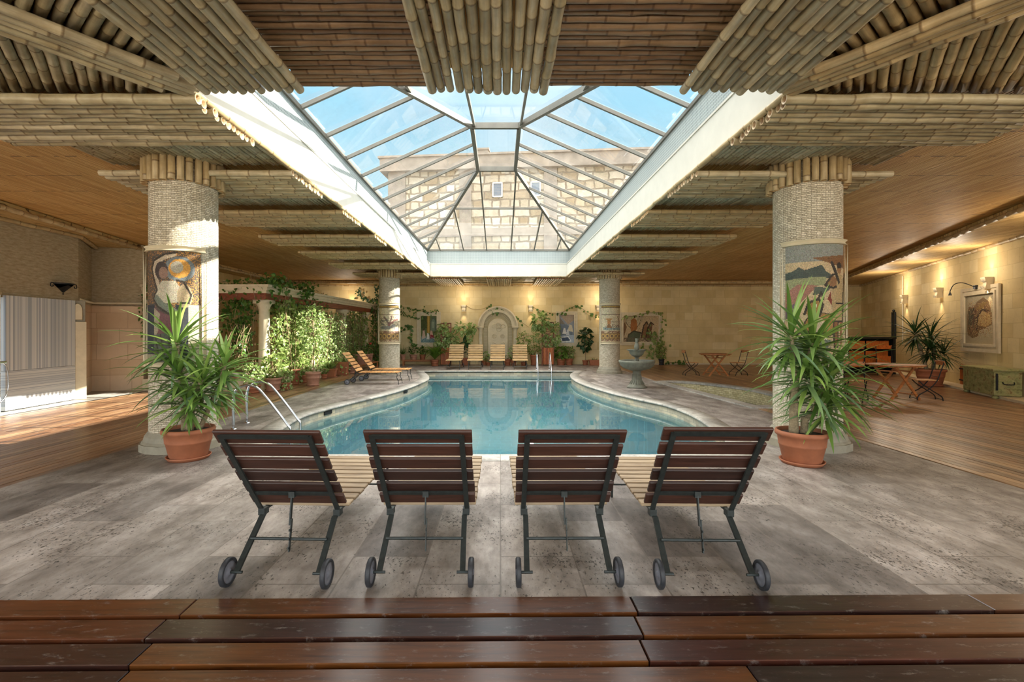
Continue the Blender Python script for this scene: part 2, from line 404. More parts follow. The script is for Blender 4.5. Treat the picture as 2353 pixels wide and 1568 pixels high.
M['loungeW'] = mat_wood('lounger_slats', ('#c98f52', '#d3a167', '#b9834c'), .5, grain=(2, 30, 30), isl=True)
M['loungeP'] = mat_wood('weathered_lounger_slats', ('#998468', '#a69174', '#8b765b'), .6, grain=(2, 30, 30))
M['loungeF'] = mat_wood('sunned_lounger_slats', ('#c0a070', '#cbab7c', '#b4935f'), .6, grain=(2, 30, 30))
M['loungeD'] = mat_wood('shade_dark_lounger_slats', ('#3a221a', '#46291e', '#2f1c16'), .5, grain=(2, 30, 30))  # backrests: less weathered, with their unlit shade put into the colour
M['deckN'] = mat_wood('deck_boards_varnished', ('#40241a', '#2a1a18', '#643a14', '#311d1b', '#472419', '#57300f'), .33, grain=(1.2, 16, 16), scale=2.2, wear_glare='#8c857e', coat=.3)
M['deck'] = mat_wood('deck_boards', ('#76523a', '#957050', '#5e3f2b', '#a9835e', '#83593b', '#b3906c'), .36, grain=(14, 1.0, 14), scale=2.2, wear_glare='#c2b5a2', coat=.2)  # pale streaks also paint glare lines along the boards
M['table'] = mat_wood('teak', ('#9c6235', '#b27443', '#8a5530'), .5, grain=(6, 20, 20), isl=True)
M['teakO'] = mat_wood('oiled_teak', ('#a9571f', '#b8652a', '#994d1b'), .45, grain=(20, 20, 3), isl=True)
M['lintel'] = mat_wood('stained_lintel', ('#7b3c1d', '#8a4724'), .5, grain=(8, 1.5, 20), isl=False)
M['trunk'] = plain('yucca_bark', '#8f7f63', .9, var=.3, scale=40, bump=.8)
M['stem'] = plain('woody_stem', '#8b7556', .9, var=.2, scale=40)
M['nicheShade'] = plain('niche_shade_stone', '#a99b78', .8, var=.07, scale=8, bump=.1)  # darker tone paints recess shade behind the carved reliefs
M['fount'] = plain('green_grey_stone', '#6b6a5c', .7, var=.25, scale=10, bump=.35)
M['concrete'] = plain('weathered_concrete', '#857a6e', .9, var=.22, scale=1.6, bump=.3)
M['ground'] = plain('terrace_paving', '#b5aa98', .9, var=.1, scale=1)
def leafmat(name, cols, trans=.35, rough=.4, edge=None):
    m = NT(name); r = m.island(); c = m.ramp(r, [(i/(len(cols)-1), hx(x)) for i, x in enumerate(cols)])
    if edge:
        f = m.noise(m.obj(), edge[1], 3, .6); c = m.mix(m.ramp(f, ((.5, (0, 0, 0, 1)), (.58, (1, 1, 1, 1)))), c, hx(edge[0]))
    m.done(c, rough, 0, None, .4)
    tr = m.n('ShaderNodeBsdfTranslucent', {0: c}); ms = m.n('ShaderNodeMixShader', {0: trans, 1: m.b.outputs[0], 2: tr.outputs[0]})
    m.l(ms.outputs[0], m.out.inputs[0]); return m.m
M['yucca'] = leafmat('yucca_leaf', ('#50702e', '#749444', '#5e7f4a', '#9db85c', '#72906a', '#8ca878'), .3, .3)
M['ivy'] = leafmat('ivy_leaf', ('#3c5a24', '#5a7c34', '#486a2b', '#729640'), .35)
M['leafY'] = leafmat('light_green_leaf', ('#7d9145', '#93a65a', '#5f7a35', '#adba76', '#71863c'), .4)
M['leafV'] = leafmat('variegated_leaf', ('#6f9140', '#93b05c', '#5a7c34'), .4, edge=('#d5dba6', 26))
M['leafD'] = leafmat('dark_leaf', ('#1f3818', '#30502a', '#294522', '#3a5c2e'), .25)
M['fern'] = leafmat('fern_leaf', ('#5a7f2c', '#7a9c40', '#4c7028'), .4)
def mk_glass():
    m = NT('skylight_glass'); t = m.n('ShaderNodeBsdfTransparent', {0: (.96, .98, .98, 1)}); g = m.n('ShaderNodeBsdfGlossy', {0: (1, 1, 1, 1), 'Roughness': .03})
    d = m.n('ShaderNodeBsdfDiffuse', {0: (.8, .8, .78, 1)})
    fr = m.n('ShaderNodeFresnel', {0: 1.35}).outputs[0]
    a = m.n('ShaderNodeMixShader', {0: m.math('MULTIPLY', fr, .22), 1: t.outputs[0], 2: g.outputs[0]})
    ds = m.ramp(m.noise(m.obj(), .9, 6, .65), ((.5, (0,)*3), (.8, (.16,)*3)))
    b = m.n('ShaderNodeMixShader', {0: ds, 1: a.outputs[0], 2: d.outputs[0]}); m.l(b.outputs[0], m.out.inputs[0]); return m.m
M['glass'] = mk_glass()
def mk_water(name, tint, dcol=(.11, .26, .31, 1), turb=.35):
    m = NT(name); v = m.obj(sc_=(1, 1.6, 1)); f = m.noise(v, 1.8, 3, .5)
    nb = m.bump(f, .05, .02)
    t = m.n('ShaderNodeBsdfTransparent', {0: tint}); g = m.n('ShaderNodeBsdfGlossy', {0: (1, 1, 1, 1), 'Roughness': .015, 'Normal': nb})
    fr = m.n('ShaderNodeFresnel', {0: 1.4, 'Normal': nb}).outputs[0]
    a = m.n('ShaderNodeMixShader', {0: m.math('MULTIPLY', fr, 1.0), 1: t.outputs[0], 2: g.outputs[0]}); d = m.n('ShaderNodeBsdfDiffuse', {0: dcol}); k = m.n('ShaderNodeMixShader', {0: turb, 1: t.outputs[0], 2: d.outputs[0]}); m.l(k.outputs[0], a.inputs[1]); m.l(a.outputs[0], m.out.inputs[0]); return m.m
M['water'] = mk_water('pool_water', (.70, .93, .95, 1))
M['waterT'] = mk_water('tub_water', (.88, .9, .75, 1), (.4, .4, .25, 1), .15)
def mk_tile(name, cols, bw=.3, bh=.1, uv=True, mort='#8c8a80'):
    m = NT(name); v = m.obj(out='UV') if uv else m.obj()
    br = m.n('ShaderNodeTexBrick', {'Vector': v, 'Scale': 1.0, 'Brick Width': bw, 'Row Height': bh, 'Mortar Size': .004, 'Color1': (0, 0, 0, 1), 'Color2': (1, 1, 1, 1), 'Mortar': (.5, .5, .5, 1)})
    c = m.ramp(br.outputs['Color'], [(i/(len(cols)-1), hx(x)) for i, x in enumerate(cols)])
    f = m.noise(m.obj(), 9, 5, .65); c = m.mix(1, c, m.ramp(f, ((.3, (.78,)*3), (.7, (1.12,)*3))), 'MULTIPLY')
    c = m.mix(br.outputs['Fac'], c, hx(mort)); return m.done(c, .5, 0, m.bump(br.outputs['Fac'], -.3, .004))
M['tile'] = mk_tile('waterline_tile', ('#978c78', '#bfb299', '#a09b8e', '#cfc0a0', '#aca08a'))
M['poolT'] = mk_tile('pool_blue_tile', ('#3f7f8a', '#4b8a94', '#457f8f'), bw=.6, bh=.3, uv=False, mort='#7fb6bc')
M['tubT'] = mk_tile('tub_stone_chips', ('#cdbf93', '#e0d3aa', '#b9a97c'), bw=.12, bh=.055, mort='#8f7f56')
def mk_marble(name, horiz):
    m = NT(name); t = m.n('ShaderNodeTexCoord'); s_ = m.n('ShaderNodeSeparateXYZ', {0: t.outputs['Object']})
    a = s_.outputs['Z'] if horiz else m.math('ADD', s_.outputs['Y'], m.math('MULTIPLY', s_.outputs['X'], .3))
    v = m.n('ShaderNodeCombineXYZ', {0: m.math('MULTIPLY', a, 1.0), 1: 0.0, 2: 0.0}).outputs[0]
    f = m.noise(v, 7 if horiz else 4.2, 7, .72)
    c = m.ramp(f, ((.3, hx('#6c7b8d')), (.42, hx('#adb4bb')), (.47, hx('#dcdcd8')), (.52, hx('#949da8')), (.57, hx('#e4e4e2')), (.66, hx('#76838f'))))
    return m.done(c, .3, 0, None, .5)
M['marV'] = mk_marble('striped_marble_upright', False); M['marH'] = mk_marble('striped_marble_flat', True)
def mk_tint(name, rough=.7, bump=.4, spec=.3):
    m = NT(name); at = m.n('ShaderNodeAttribute', attribute_name='tint').outputs['Color']
    f = m.noise(m.obj(), 60, 3, .6); c = m.mix(1, at, m.ramp(f, ((.3, (.8,)*3), (.7, (1.15,)*3))), 'MULTIPLY')
    return m.done(c, rough, 0, m.bump(f, bump, .004), spec)
M['mosaic'] = mk_tint('mosaic_tesserae'); M['paint'] = mk_tint('painted_surface', .8, .1)
def mk_rubble():
    m = NT('rubble_masonry'); t = m.n('ShaderNodeTexCoord'); s_ = m.n('ShaderNodeSeparateXYZ', {0: t.outputs['Object']})
    v0 = m.n('ShaderNodeCombineXYZ', {0: s_.outputs['X'], 1: s_.outputs['Z'], 2: 0.0}).outputs[0]
    wob = m.n('ShaderNodeTexNoise', {'Vector': v0, 'Scale': 1.3, 'Detail': 3}).outputs['Color']
    v = m.n('ShaderNodeVectorMath', {0: v0, 1: m.n('ShaderNodeVectorMath', {0: wob, 'Scale': .28}, operation='SCALE').outputs[0]}, operation='ADD').outputs[0]
    br = m.n('ShaderNodeTexBrick', {'Vector': v, 'Scale': 1.0, 'Brick Width': .95, 'Row Height': .52, 'Mortar Size': .055, 'Mortar Smooth': .35, 'Color1': (0, 0, 0, 1), 'Color2': (1, 1, 1, 1), 'Mortar': (.5, .5, .5, 1)})
    br.squash = .6; br.squash_frequency = 2
    c = m.ramp(br.outputs['Color'], ((0, hx('#8f7f68')), (.4, hx('#a89c88')), (1, hx('#b8b0a0'))))
    f = m.noise(v0, 3, 6, .65); c = m.mix(1, c, m.ramp(f, ((.3, (.8, .77, .74, 1)), (.7, (1.05,)*3))), 'MULTIPLY')
    c = m.mix(br.outputs['Fac'], c, hx('#7d705f')); return m.done(c, .9, 0, m.bump(m.math('SUBTRACT', f, br.outputs['Fac']), .8, .05))
M['rubble'] = mk_rubble()
def mk_emit(name, h, s_):
    m = NT(name); m.b.inputs['Emission Color'].default_value = hx(h); m.b.inputs['Emission Strength'].default_value = s_; return m.done(hx(h), .5)
M['glow'] = mk_emit('lamp_and_fill_glow', '#ffdca0', 6)
# ------------------------------------------------------------------ floor, pool, tub
def catmull(P, k=5, closed=True, sharp=()):
    out = []; n = len(P)
    for i in range(n if closed else n-1):
        p0, p1, p2, p3 = P[(i-1) % n], P[i], P[(i+1) % n], P[(i+2) % n]
        if i in sharp: p0 = p1
        if (i+1) % n in sharp: p3 = p2
        if i in sharp and (i+1) % n in sharp: out.append(p1); continue
        for j in range(k):
            t = j/k
            out.append(tuple(.5*((2*p1[a])+(-p0[a]+p2[a])*t+(2*p0[a]-5*p1[a]+4*p2[a]-p3[a])*t*t+(-p0[a]+3*p1[a]-3*p2[a]+p3[a])*t**3) for a in (0, 1)))
    return out
def offset(P, d):
    n = len(P); out = []
    for i in range(n):
        a, b, c = Vector(P[i-1]), Vector(P[i]), Vector(P[(i+1) % n])
        t1 = (b-a).normalized(); t2 = (c-b).normalized(); n1 = Vector((t1.y, -t1.x)); n2 = Vector((t2.y, -t2.x))
        m = (n1+n2).normalized(); out.append(tuple(b+m*d/max(.5, m.dot(n1))))
    return out
def sweep_ring(mb, P, prof, uv=True):
    "prof: list of (outward offset, z) swept round closed polygon P (counter-clockwise)"
    n = len(P); rows = [(offset(P, o), z) for o, z in prof]; L = [0]
    for i in range(n): L.append(L[-1]+(Vector(P[(i+1) % n])-Vector(P[i])).length)
    vs = [(p[0], p[1], z) for R, z in rows for p in R]; fs = []; uvs = []; s_ = 0; S = [0]
    for a, b in zip(prof[:-1], prof[1:]): S.append(S[-1]+math.hypot(a[0]-b[0], a[1]-b[1]))
    for k in range(len(rows)-1):
        for i in range(n):
            j = (i+1) % n; fs.append((k*n+i, (k+1)*n+i, (k+1)*n+j, k*n+j))
            uvs.append([(L[i], -S[k]), (L[i], -S[k+1]), (L[i+1], -S[k+1]), (L[i+1], -S[k])])
    mb.add(vs, fs, None, uvs)
pool_pts = [(-2.95, 6.14), (2.95, 6.14), (3.35, 7.0), (3.56, 8.0), (3.69, 9.1), (3.62, 10.3), (3.26, 11.3), (2.9, 12.4), (2.57, 14.1), (2.46, 15.6), (2.54, 17.1), (2.8, 18.4), (3.1, 19.2),
            (-3.13, 19.2), (-2.95, 18.4), (-2.66, 17.3), (-2.46, 16.1), (-2.48, 15.1), (-2.62, 13.6), (-2.88, 12.3), (-3.22, 11.2), (-3.6, 9.9), (-3.76, 9.0), (-3.64, 7.9), (-3.4, 7.0)]
POOL = catmull(pool_pts, 5, True, sharp=(0, 1, 12, 13))
tub_pts = [(5.45, 10.1), (6.0, 10.2), (6.55, 10.9), (6.82, 12.0), (6.72, 13.3), (6.1, 14.55), (5.55, 14.95), (5.1, 14.85)]
TUB = catmull(tub_pts, 4, True, sharp=(0, 7))
import bmesh
def fill(outer, holes, z, name, mat, kind='structure'):
    bm = bmesh.new(); es = []
    for loop in [outer]+holes:
        vs = [bm.verts.new((p[0], p[1], z)) for p in loop]
        es += [bm.edges.new((vs[i], vs[(i+1) % len(vs)])) for i in range(len(vs))]
    bmesh.ops.triangle_fill(bm, edges=es, use_beauty=True)
    for f in bm.faces:
        if f.normal.z < 0: f.normal_flip()
    me = bpy.data.meshes.new(name); bm.to_mesh(me); bm.free(); me.materials.append(mat)
    o = bpy.data.objects.new(name, me); C.objects.link(o); return tag(o, kind=kind)
SL = .0107   # the near boards run a hair off the room's axis
stone_poly = [(-5.1, 2.85-5.1*SL), (5.3, 2.85+5.3*SL), (5.3, 9.85), (5.3, 10.0), (4.95, 14.9), (5.0, 15.2), (5.0, 23.0), (-5.1, 23.0)]
fill(stone_poly, [offset(POOL, .1)], 0, 'floor', M['stone'])
mb = MB()
for (a, b) in (((-11.2, -3.5), (-9.35, 23.2)), ): mb.add([(a[0], a[1], -.002), (b[0], a[1], -.002), (b[0]-.25, b[1], -.002), (-11.2, b[1], -.002)], [(0, 1, 2, 3)])
struct('floor', mb, M['coping'])
mb = MB(); sweep_ring(mb, POOL, [(.3, -.02), (.3, .008), (.02, .012), (-.02, .004), (-.036, -.012), (-.036, -.03), (-.02, -.044), (.012, -.05), (.012, -.07)])
struct('pool_coping', mb, M['coping'], smooth=True)
mb = MB(); sweep_ring(mb, POOL, [(.012, -.05), (.012, -.40), (-.13, -.405), (-.135, -.45)]); struct('pool_wall', mb, M['tile'])
mb = MB(); sweep_ring(mb, POOL, [(-.12, -.44), (-.10, -1.5)]); mb.add([(p[0], p[1], -1.45) for p in offset(POOL, -.05)], [tuple(range(len(POOL)))]); struct('pool_basin', mb, M['poolT'])
mb = MB(); mb.add([(p[0], p[1], -.20) for p in offset(POOL, -.0)], [tuple(range(len(POOL)))])
wt_ = tag(mb.build('pool_water', M['water']), kind='structure')
mb = MB(); sweep_ring(mb, TUB, [(.26, -.02), (.26, .03), (.02, .035), (-.03, .02), (-.03, -.03), (.0, -.035)]); struct('tub_coping', mb, M['coping'])
mb = MB(); sweep_ring(mb, TUB, [(.0, -.03), (.0, -.9)]); mb.add([(p[0], p[1], -.85) for p in TUB], [tuple(range(len(TUB)))]); struct('tub_wall', mb, M['tubT'])
mb = MB(); mb.add([(p[0], p[1], -.34) for p in TUB], [tuple(range(len(TUB)))]); struct('tub_water', mb, M['waterT'])
# overflow slots and underwater lamps in the pool wall
for (px, py, a) in ((760, 0, 0),):
    pass
def pool_edge(side, Y):
    best = min((p for p in POOL if (p[0] < 0) == (side < 0)), key=lambda p: abs(p[1]-Y)); i = POOL.index(best)
    a, b = Vector(POOL[i-1]), Vector(POOL[(i+1) % len(POOL)]); return Vector((best[0], best[1], 0)), math.atan2((b-a).y, (b-a).x)
slots = [(-1, 9.9, 'dark overflow slot in the left pool wall nearer the steel ladder'), (-1, 13.2, 'dark overflow slot in the left pool wall in front of the slatted side loungers')]
for s_, Y, lb in slots:
    p, a = pool_edge(s_, Y); nrm = Vector((math.sin(a), -math.cos(a), 0))
    mb = MB(); mb.box((0, 0, 0), (.26, .03, .07)); o = mb.build('overflow_slot', M['ironB'], loc=p-nrm*-.002+Vector((0, 0, -.095))); o.rotation_euler = (0, 0, a); tag(o, lb, 'pool slot', 'pool overflow slots')
for s_, Y, lb in ((-1, 8.9, 'round white underwater lamp in the left pool wall near the ladder'), (1, 9.6, 'round white underwater lamp in the right pool wall')):
    p, a = pool_edge(s_, Y); nrm = Vector((math.sin(a), -math.cos(a), 0))
    t = thing('pool_lamp', lb, 'pool lamp', p-nrm*.15+Vector((0, 0, -.58)), a, 'underwater pool lamps')
    mb = MB(); mb.M = Matrix.Rotation(-PI/2, 4, 'X'); mb.lathe([(0, -.02), (.13, -.02), (.13, .01), (.10, .02), (.10, .01), (0, .015)], n=20); mb.build('lamp_rim', M['white'], t, True)
    mb = MB(); mb.M = Matrix.Rotation(-PI/2, 4, 'X'); mb.lathe([(0, .02), (.09, .018)], n=20); mb.build('lens', M['hub'], t)

def interval(poly, x):
    ys = []; n = len(poly)
    for i in range(n):
        a, b = poly[i], poly[(i+1) % n]
        if (a[0]-x)*(b[0]-x) < 0: ys.append(a[1]+(b[1]-a[1])*(x-a[0])/(b[0]-a[0]))
    return (min(ys), max(ys)) if len(ys) > 1 else None
def boards(name, x0, x1, yf, w_=.098, gap=.010, cut=None, L0=2.6):
    mb = MB(); x = x0; k = 0
    while x < x1:
        ya, yb = yf(x+w_/2); segs = [(ya, yb)]
        if cut:
            iv = interval(cut, x+w_/2)
            if iv: segs = [(ya, iv[0]), (iv[1], yb)]
        for (a, b) in segs:
            y = a
            while y < b-.01:
                L = L0*rng.uniform(.7, 1.2); e_ = min(b, y+L)
                if b-e_ < .4: e_ = b
                if e_-y > .03: mb.box((x+w_/2, (y+e_)/2+.001, -.02+rng.uniform(-.0015, .0015)), (w_, e_-y-.005, .04))
                y = e_
        x += w_+gap; k += 1
    o = struct(name, mb, M['deck']); return o
TUBO = offset(TUB, .2)
def lb_(x): return (2.85+x*SL, 13.2 if x > -9.3-.0 and x < -6.9 else (23 if x > -6.9 else 13.2))
boards('floor_boards', -9.4, -5.15, lambda x: (2.95+x*SL, 22.9))
def wallX(Y): return 11.95+(Y-10.4)*.44
def ry(x):
    a = 2.95+x*SL if x > 5.3 else 15.2
    return (max(a, (x-11.95)/.44+10.4) if x > 8.5 else a, 22.9)
boards('floor_boards', 5.02, 5.32, lambda x: (15.2, 22.9))
boards('floor_boards', 5.34, 17.3, ry, cut=TUBO)
mb = MB(); mb.box((0, 10, -.35), (44, 34, .1)); mb.box((0, -3, -.08), (30, 12, .06))
# sub-floor lies under the boards only, split around the pool
mb = MB(); mb.box((-7.7, 10, -.09), (4.9, 26, .06)); mb.box((12.6, 10, -.09), (11.4, 26, .06)); mb.box((5.7, 4.5, -.09), (2.4, 10.9, .06)); mb.box((6, 19, -.09), (2.2, 7.5, .06)); mb.box((0, -.5, -.09), (30, 7.3, .06))
struct('floor_base', mb, M['ironB'])
# near varnished planks, laid across the view
mb = MB(); ys = [2.85, 2.648, 2.445, 2.25, 2.06, 1.87, 1.68, 1.49, 1.3, 1.1, .9, .7, .5, .3]
cuts = [[-4.6, -1.806, .78, 2.83, 5.0], [-4.4, -1.85, .75, 3.2], [-4.7, -1.78, .72, 2.9], [-5.0, -1.75, 1.1, 3.4]]
for k in range(len(ys)-1):
    y1, y0 = ys[k], ys[k+1]+.036
    if k < 3: cs = [(-7.5)]+[c for c in cuts[k]]+[7.5]
    else: cs = [-7.5]+[c+rng.uniform(-.2, .2) for c in cuts[3]]+[7.5]
    for a, b in zip(cs[:-1], cs[1:]):
        if b-a < .2: continue
        xm = (a+b)/2; mb.box((xm, (y0+y1)/2+xm*SL, -.02), (b-a-.006, y1-y0, .05), M=Matrix.Rotation(SL, 4, 'Z'), bev=.004)
struct('floor_planks', mb, M['deckN'])
mb = MB(); mb.box((0, -33, -.2), (160, 60, .1)); mb.box((50, 10, -.25), (60, 60, .1)); struct('ground', mb, M['ground'])

# ------------------------------------------------------------------ walls
def wallseg(name, pts, z0, z1, mat, th=.25, side=1):
    "vertical slab along open polyline pts, thickened away from the room"
    mb = MB()
    for (a, b) in zip(pts[:-1], pts[1:]):
        a = Vector(a); b = Vector(b); d = (b-a).normalized(); n_ = Vector((d.y, -d.x))*side
        e_ = d*.0; mb.prism([tuple(a-e_), tuple(b+e_), tuple(b+n_*th+e_), tuple(a+n_*th-e_)] if side > 0 else [tuple(a), tuple(a+n_*th), tuple(b+n_*th), tuple(b)], z0, z1)
    return struct(name, mb, mat)
ZT = 3.96
wallseg('wall_back', [(-10.9, 23.0), (17.8, 23.0)], -.1, ZT, M['wallB'], side=-1)
wallseg('wall_right', [(wallX(4.2), 4.2), (wallX(23.05), 23.05)], -.1, ZT, M['wallR'], side=1)
wallseg('wall_left_beyond', [(-10.6, 13.0), (-10.75, 23)], -.1, ZT, mat_blocks('limestone_blocks_left', '#b39b68', '#c6b080', '#cfbf98', plane='YZ'), side=-1)
A = [(-9.62, 3.4), (-9.9, 9.3), (-9.97, 11.15)]; B = [(-10.05, 11.35), (-10.88, 12.65)]; D_ = [(-10.88, 12.65), (-9.75, 12.95)]
wallseg('wall_left', [(-9.62, 3.4), (-9.97, 11.2), (-10.05, 11.35), (-10.9, 12.65), (-9.75, 12.95)], 2.28, ZT, M['rough'], side=-1)
wallseg('wall_left', [(-10.07, 11.3), (-10.9, 12.65), (-9.75, 12.95)], -.05, 2.34, M['tan'], side=-1)
# upright and flat striped marble
t = thing('marble_cladding', 'pale striped grey marble slabs lining the shower wall under the rough stone', 'wall cladding', (0, 0, 0))
for k, (a, b) in enumerate((((-9.62, 3.4), (-9.8, 9.3)), ((-9.83, 9.42), (-9.93, 11.08)))):
    for z0, z1, nm, mt in ((.02, .80, 'lower_slab', 'marH'), (.81, 2.32 if k else 2.34, 'upper_slab', 'marV')):
        mb = MB(); a_, b_ = Vector(a), Vector(b); mb.prism([tuple(a_), tuple(a_+Vector((-.25, 0))), tuple(b_+Vector((-.25, 0))), tuple(b_)][::-1], z0, z1); mb.build(nm, M[mt], t)
mb = MB(); mb.tube([(-9.62, 3.4, 2.36), (-9.82, 9.3, 2.36)], .05, 8); mb.tube([(-10.02, 11.3, 2.36), (-10.85, 12.63, 2.36), (-9.75, 12.9, 2.36)], .03, 8); struct('trim_1', mb, M['cornice'], smooth=True)
mb = MB(); mb.prism([(-9.84, 3), (-9.84, 3.01), (-9.84, 3.02)], 0, .01)
t = thing('stone_pilaster', 'narrow pale stone pilaster with a carved block on top beside the striped marble', 'pilaster', (-9.98, 11.2, 0), math.radians(42))
mb = MB(); mb.box((0, 0, .915), (.31, .22, 1.83), bev=.006); mb.build('shaft', M['cornice'], t)
mb = MB(); mb.box((0, .02, 2.08), (.27, .16, .5), bev=.01); mb.build('carved_block', M['plinth'], t)
mb = MB()
pr = [(-.085, -.21), (.085, -.21), (.085, .02)]+[(.085*math.cos(PI*i/10), .02+.16*math.sin(PI*i/10)) for i in range(1, 10)]+[(-.085, .02)]
mb.add([(x, -.085, 2.08+z) for x, z in pr]+[(x*.9, -.115, 2.08+z*.93) for x, z in pr], [tuple(range(len(pr), 2*len(pr)))]+[(i, (i+1) % len(pr), len(pr)+(i+1) % len(pr), len(pr)+i) for i in range(len(pr))]); mb.build('carved_relief', M['cornice'], t)
# low stone kerb along back and right walls
mb = MB(); mb.box((11.2, 22.96, .03), (12.4, .10, .07)); struct('baseboard_back', mb, M['cornice'])
mb = MB(); a = Vector((wallX(5), 5)); b = Vector((wallX(22.9), 22.9)); d = (b-a).normalized(); n_ = Vector((-d.y, d.x))
mb.prism([tuple(a), tuple(b), tuple(b+n_*.45), tuple(a+n_*.45)][::1], -.01, .06); struct('baseboard_right', mb, M['cornice'])
# white conduit on the right wall
mb = MB(); mb.tube([(wallX(18.0)-.03, 18.0, 3.7), (wallX(18.0)-.03, 18.0, 1.1)], .015, 6); tag(mb.build('cable_conduit', M['white']), 'thin white cable conduit running down the right-hand limestone wall', 'conduit')

# ------------------------------------------------------------------ ceiling
OX0, OX1, OY0, OY1 = -2.85, 2.68, 4.32, 19.2
mb = MB()
for (x0, x1, y0, y1) in ((-12, OX0-.06, -3.2, 24), (OX1+.06, 20, -3.2, 24), (OX0-.06, OX1+.06, -3.2, OY0-.06), (OX0-.06, OX1+.06, OY1+.06, 24)):
    mb.box(((x0+x1)/2, (y0+y1)/2, 4.0), (x1-x0, y1-y0, .06))
struct('ceiling', mb, M['reed'])
mb = MB()
for (x0, x1, y0, y1) in ((-12, OX0-.07, -3.2, 24.3), (OX1+.07, 20, -3.2, 24.3), (OX0-.07, OX1+.07, -3.2, OY0-.07), (OX0-.07, OX1+.07, OY1+.07, 24.3)):
    mb.box(((x0+x1)/2, (y0+y1)/2, 4.2), (x1-x0, y1-y0, .3))
struct('ceiling_roof', mb, M['concrete'])
# split cane border along the walls, a little lower
mb = MB()
mb.prism([(-9.0, 3.4), (-9.0, 8.5), (-9.84, 13.1), (-9.9, 22.0), (-10.8, 23.1), (-11.2, 23.1), (-11.2, 3.4)], 3.86, 3.96)
mb.prism([(-10.2, 21.9), (15.8, 21.9), (17.6, 23.1), (-10.9, 23.1)], 3.865, 3.95)
d = Vector((.44, 1)).normalized(); n_ = Vector((-d.y, d.x))
P0 = Vector((wallX(4.2), 4.2)); P1 = Vector((wallX(23), 23)); mb.prism([tuple(P0), tuple(P1), tuple(P1+n_*1.5), tuple(P0+n_*1.5)], 3.855, 3.955)
struct('ceiling_border', mb, M['reedB'])

# ------------------------------------------------------------------ bamboo canes
def cane_mesh(L, r, seed, n=10, name='cane', mat='bamboo', hollow=True, step=(.24, .42), split=None):
    g = random.Random(seed); ys = [0]; p = g.uniform(.05, step[1])
    pts = []; rs = []; cs = []; ox, oz = 0, 0
    def put(y, k, c): pts.append((ox, y, oz)); rs.append(r*k); cs.append(c)
    W1 = (1, 1, 1); put(0, 1, W1)
    while p < L-.03:
        put(p-.014, .985, W1); put(p-.005, 1.06, (.5, .42, .34)); put(p+.005, 1.07, (.62, .55, .48)); put(p+.013, 1.0, (1.1, 1.08, 1.02))
        ox = g.uniform(-1, 1)*r*.13; oz = g.uniform(-1, 1)*r*.13
        q = p+g.uniform(*step)
        if q < L: put((p+q)/2, .965, W1)
        p = q
    put(L, 1, W1)
    mb = MB(); mb.tube(pts, rs, n, caps=not hollow, col=cs)
    if hollow:
        for (y0, y1, cc) in ((0, .07, 1), (L, L-.07, 1)):
            vs = [(r*f*math.cos(2*PI*j/n), y, r*f*math.sin(2*PI*j/n)) for (f, y) in ((1, y0), (.74, y0), (.74, y1)) for j in range(n)]
            c_ = [(1.15, 1.02, .92)]*(2*n)+[(.95, .5, .36)]*n
            mb.add(vs, [(i*n+j, i*n+(j+1) % n, (i+1)*n+(j+1) % n, (i+1)*n+j) for i in range(2) for j in range(n)]+[tuple(2*n+j for j in range(n))], c_)
    return mb.mesh(name, M[mat], True)
_cm = {}
def cane_pool(L, r, mat, k=5, n=10, step=(.24, .42)):
    key = (round(L, 2), round(r, 3), mat)
    if key not in _cm: _cm[key] = [cane_mesh(L, r, hash(key) % 9999+i, n, mat=mat, step=step) for i in range(k)]
    return _cm[key]
def panel(label, org, ang, L, n, pitch, r, mat='bamboo', group=None, name='bamboo_raft', vary=.05, k=5, seg=10, step=(.24, .42), ztilt=0):
    "n canes side by side, each running along the panel's own +Y; ang turns the panel about Z"
    t = thing(name, label, 'bamboo panel', org, ang, group)
    P = cane_pool(L, r, mat, k, seg, step)
    for i in range(n):
        o = bpy.data.objects.new('cane', P[(i*3+random.randrange(2)) % len(P)]); C.objects.link(o); o.parent = t
        f = random.uniform(.86, 1.12); o.location = (i*pitch+random.uniform(-.004, .004), random.uniform(-vary, vary), random.uniform(-.006, .006))
        o.rotation_euler = (0, random.uniform(0, 6.28), 0); o.scale = (f, 1, f)
        o.rotation_euler = (random.uniform(-.002, .002), random.uniform(0, 6.28), random.uniform(-.006, .006))
    return t
ordn = ['first', 'second', 'third', 'fourth', 'fifth', 'sixth', 'seventh', 'eighth']
ZL, ZU = 3.765, 3.925
rowsY = [4.38, 6.45, 8.55, 10.7, 12.86, 15.1, 17.6]
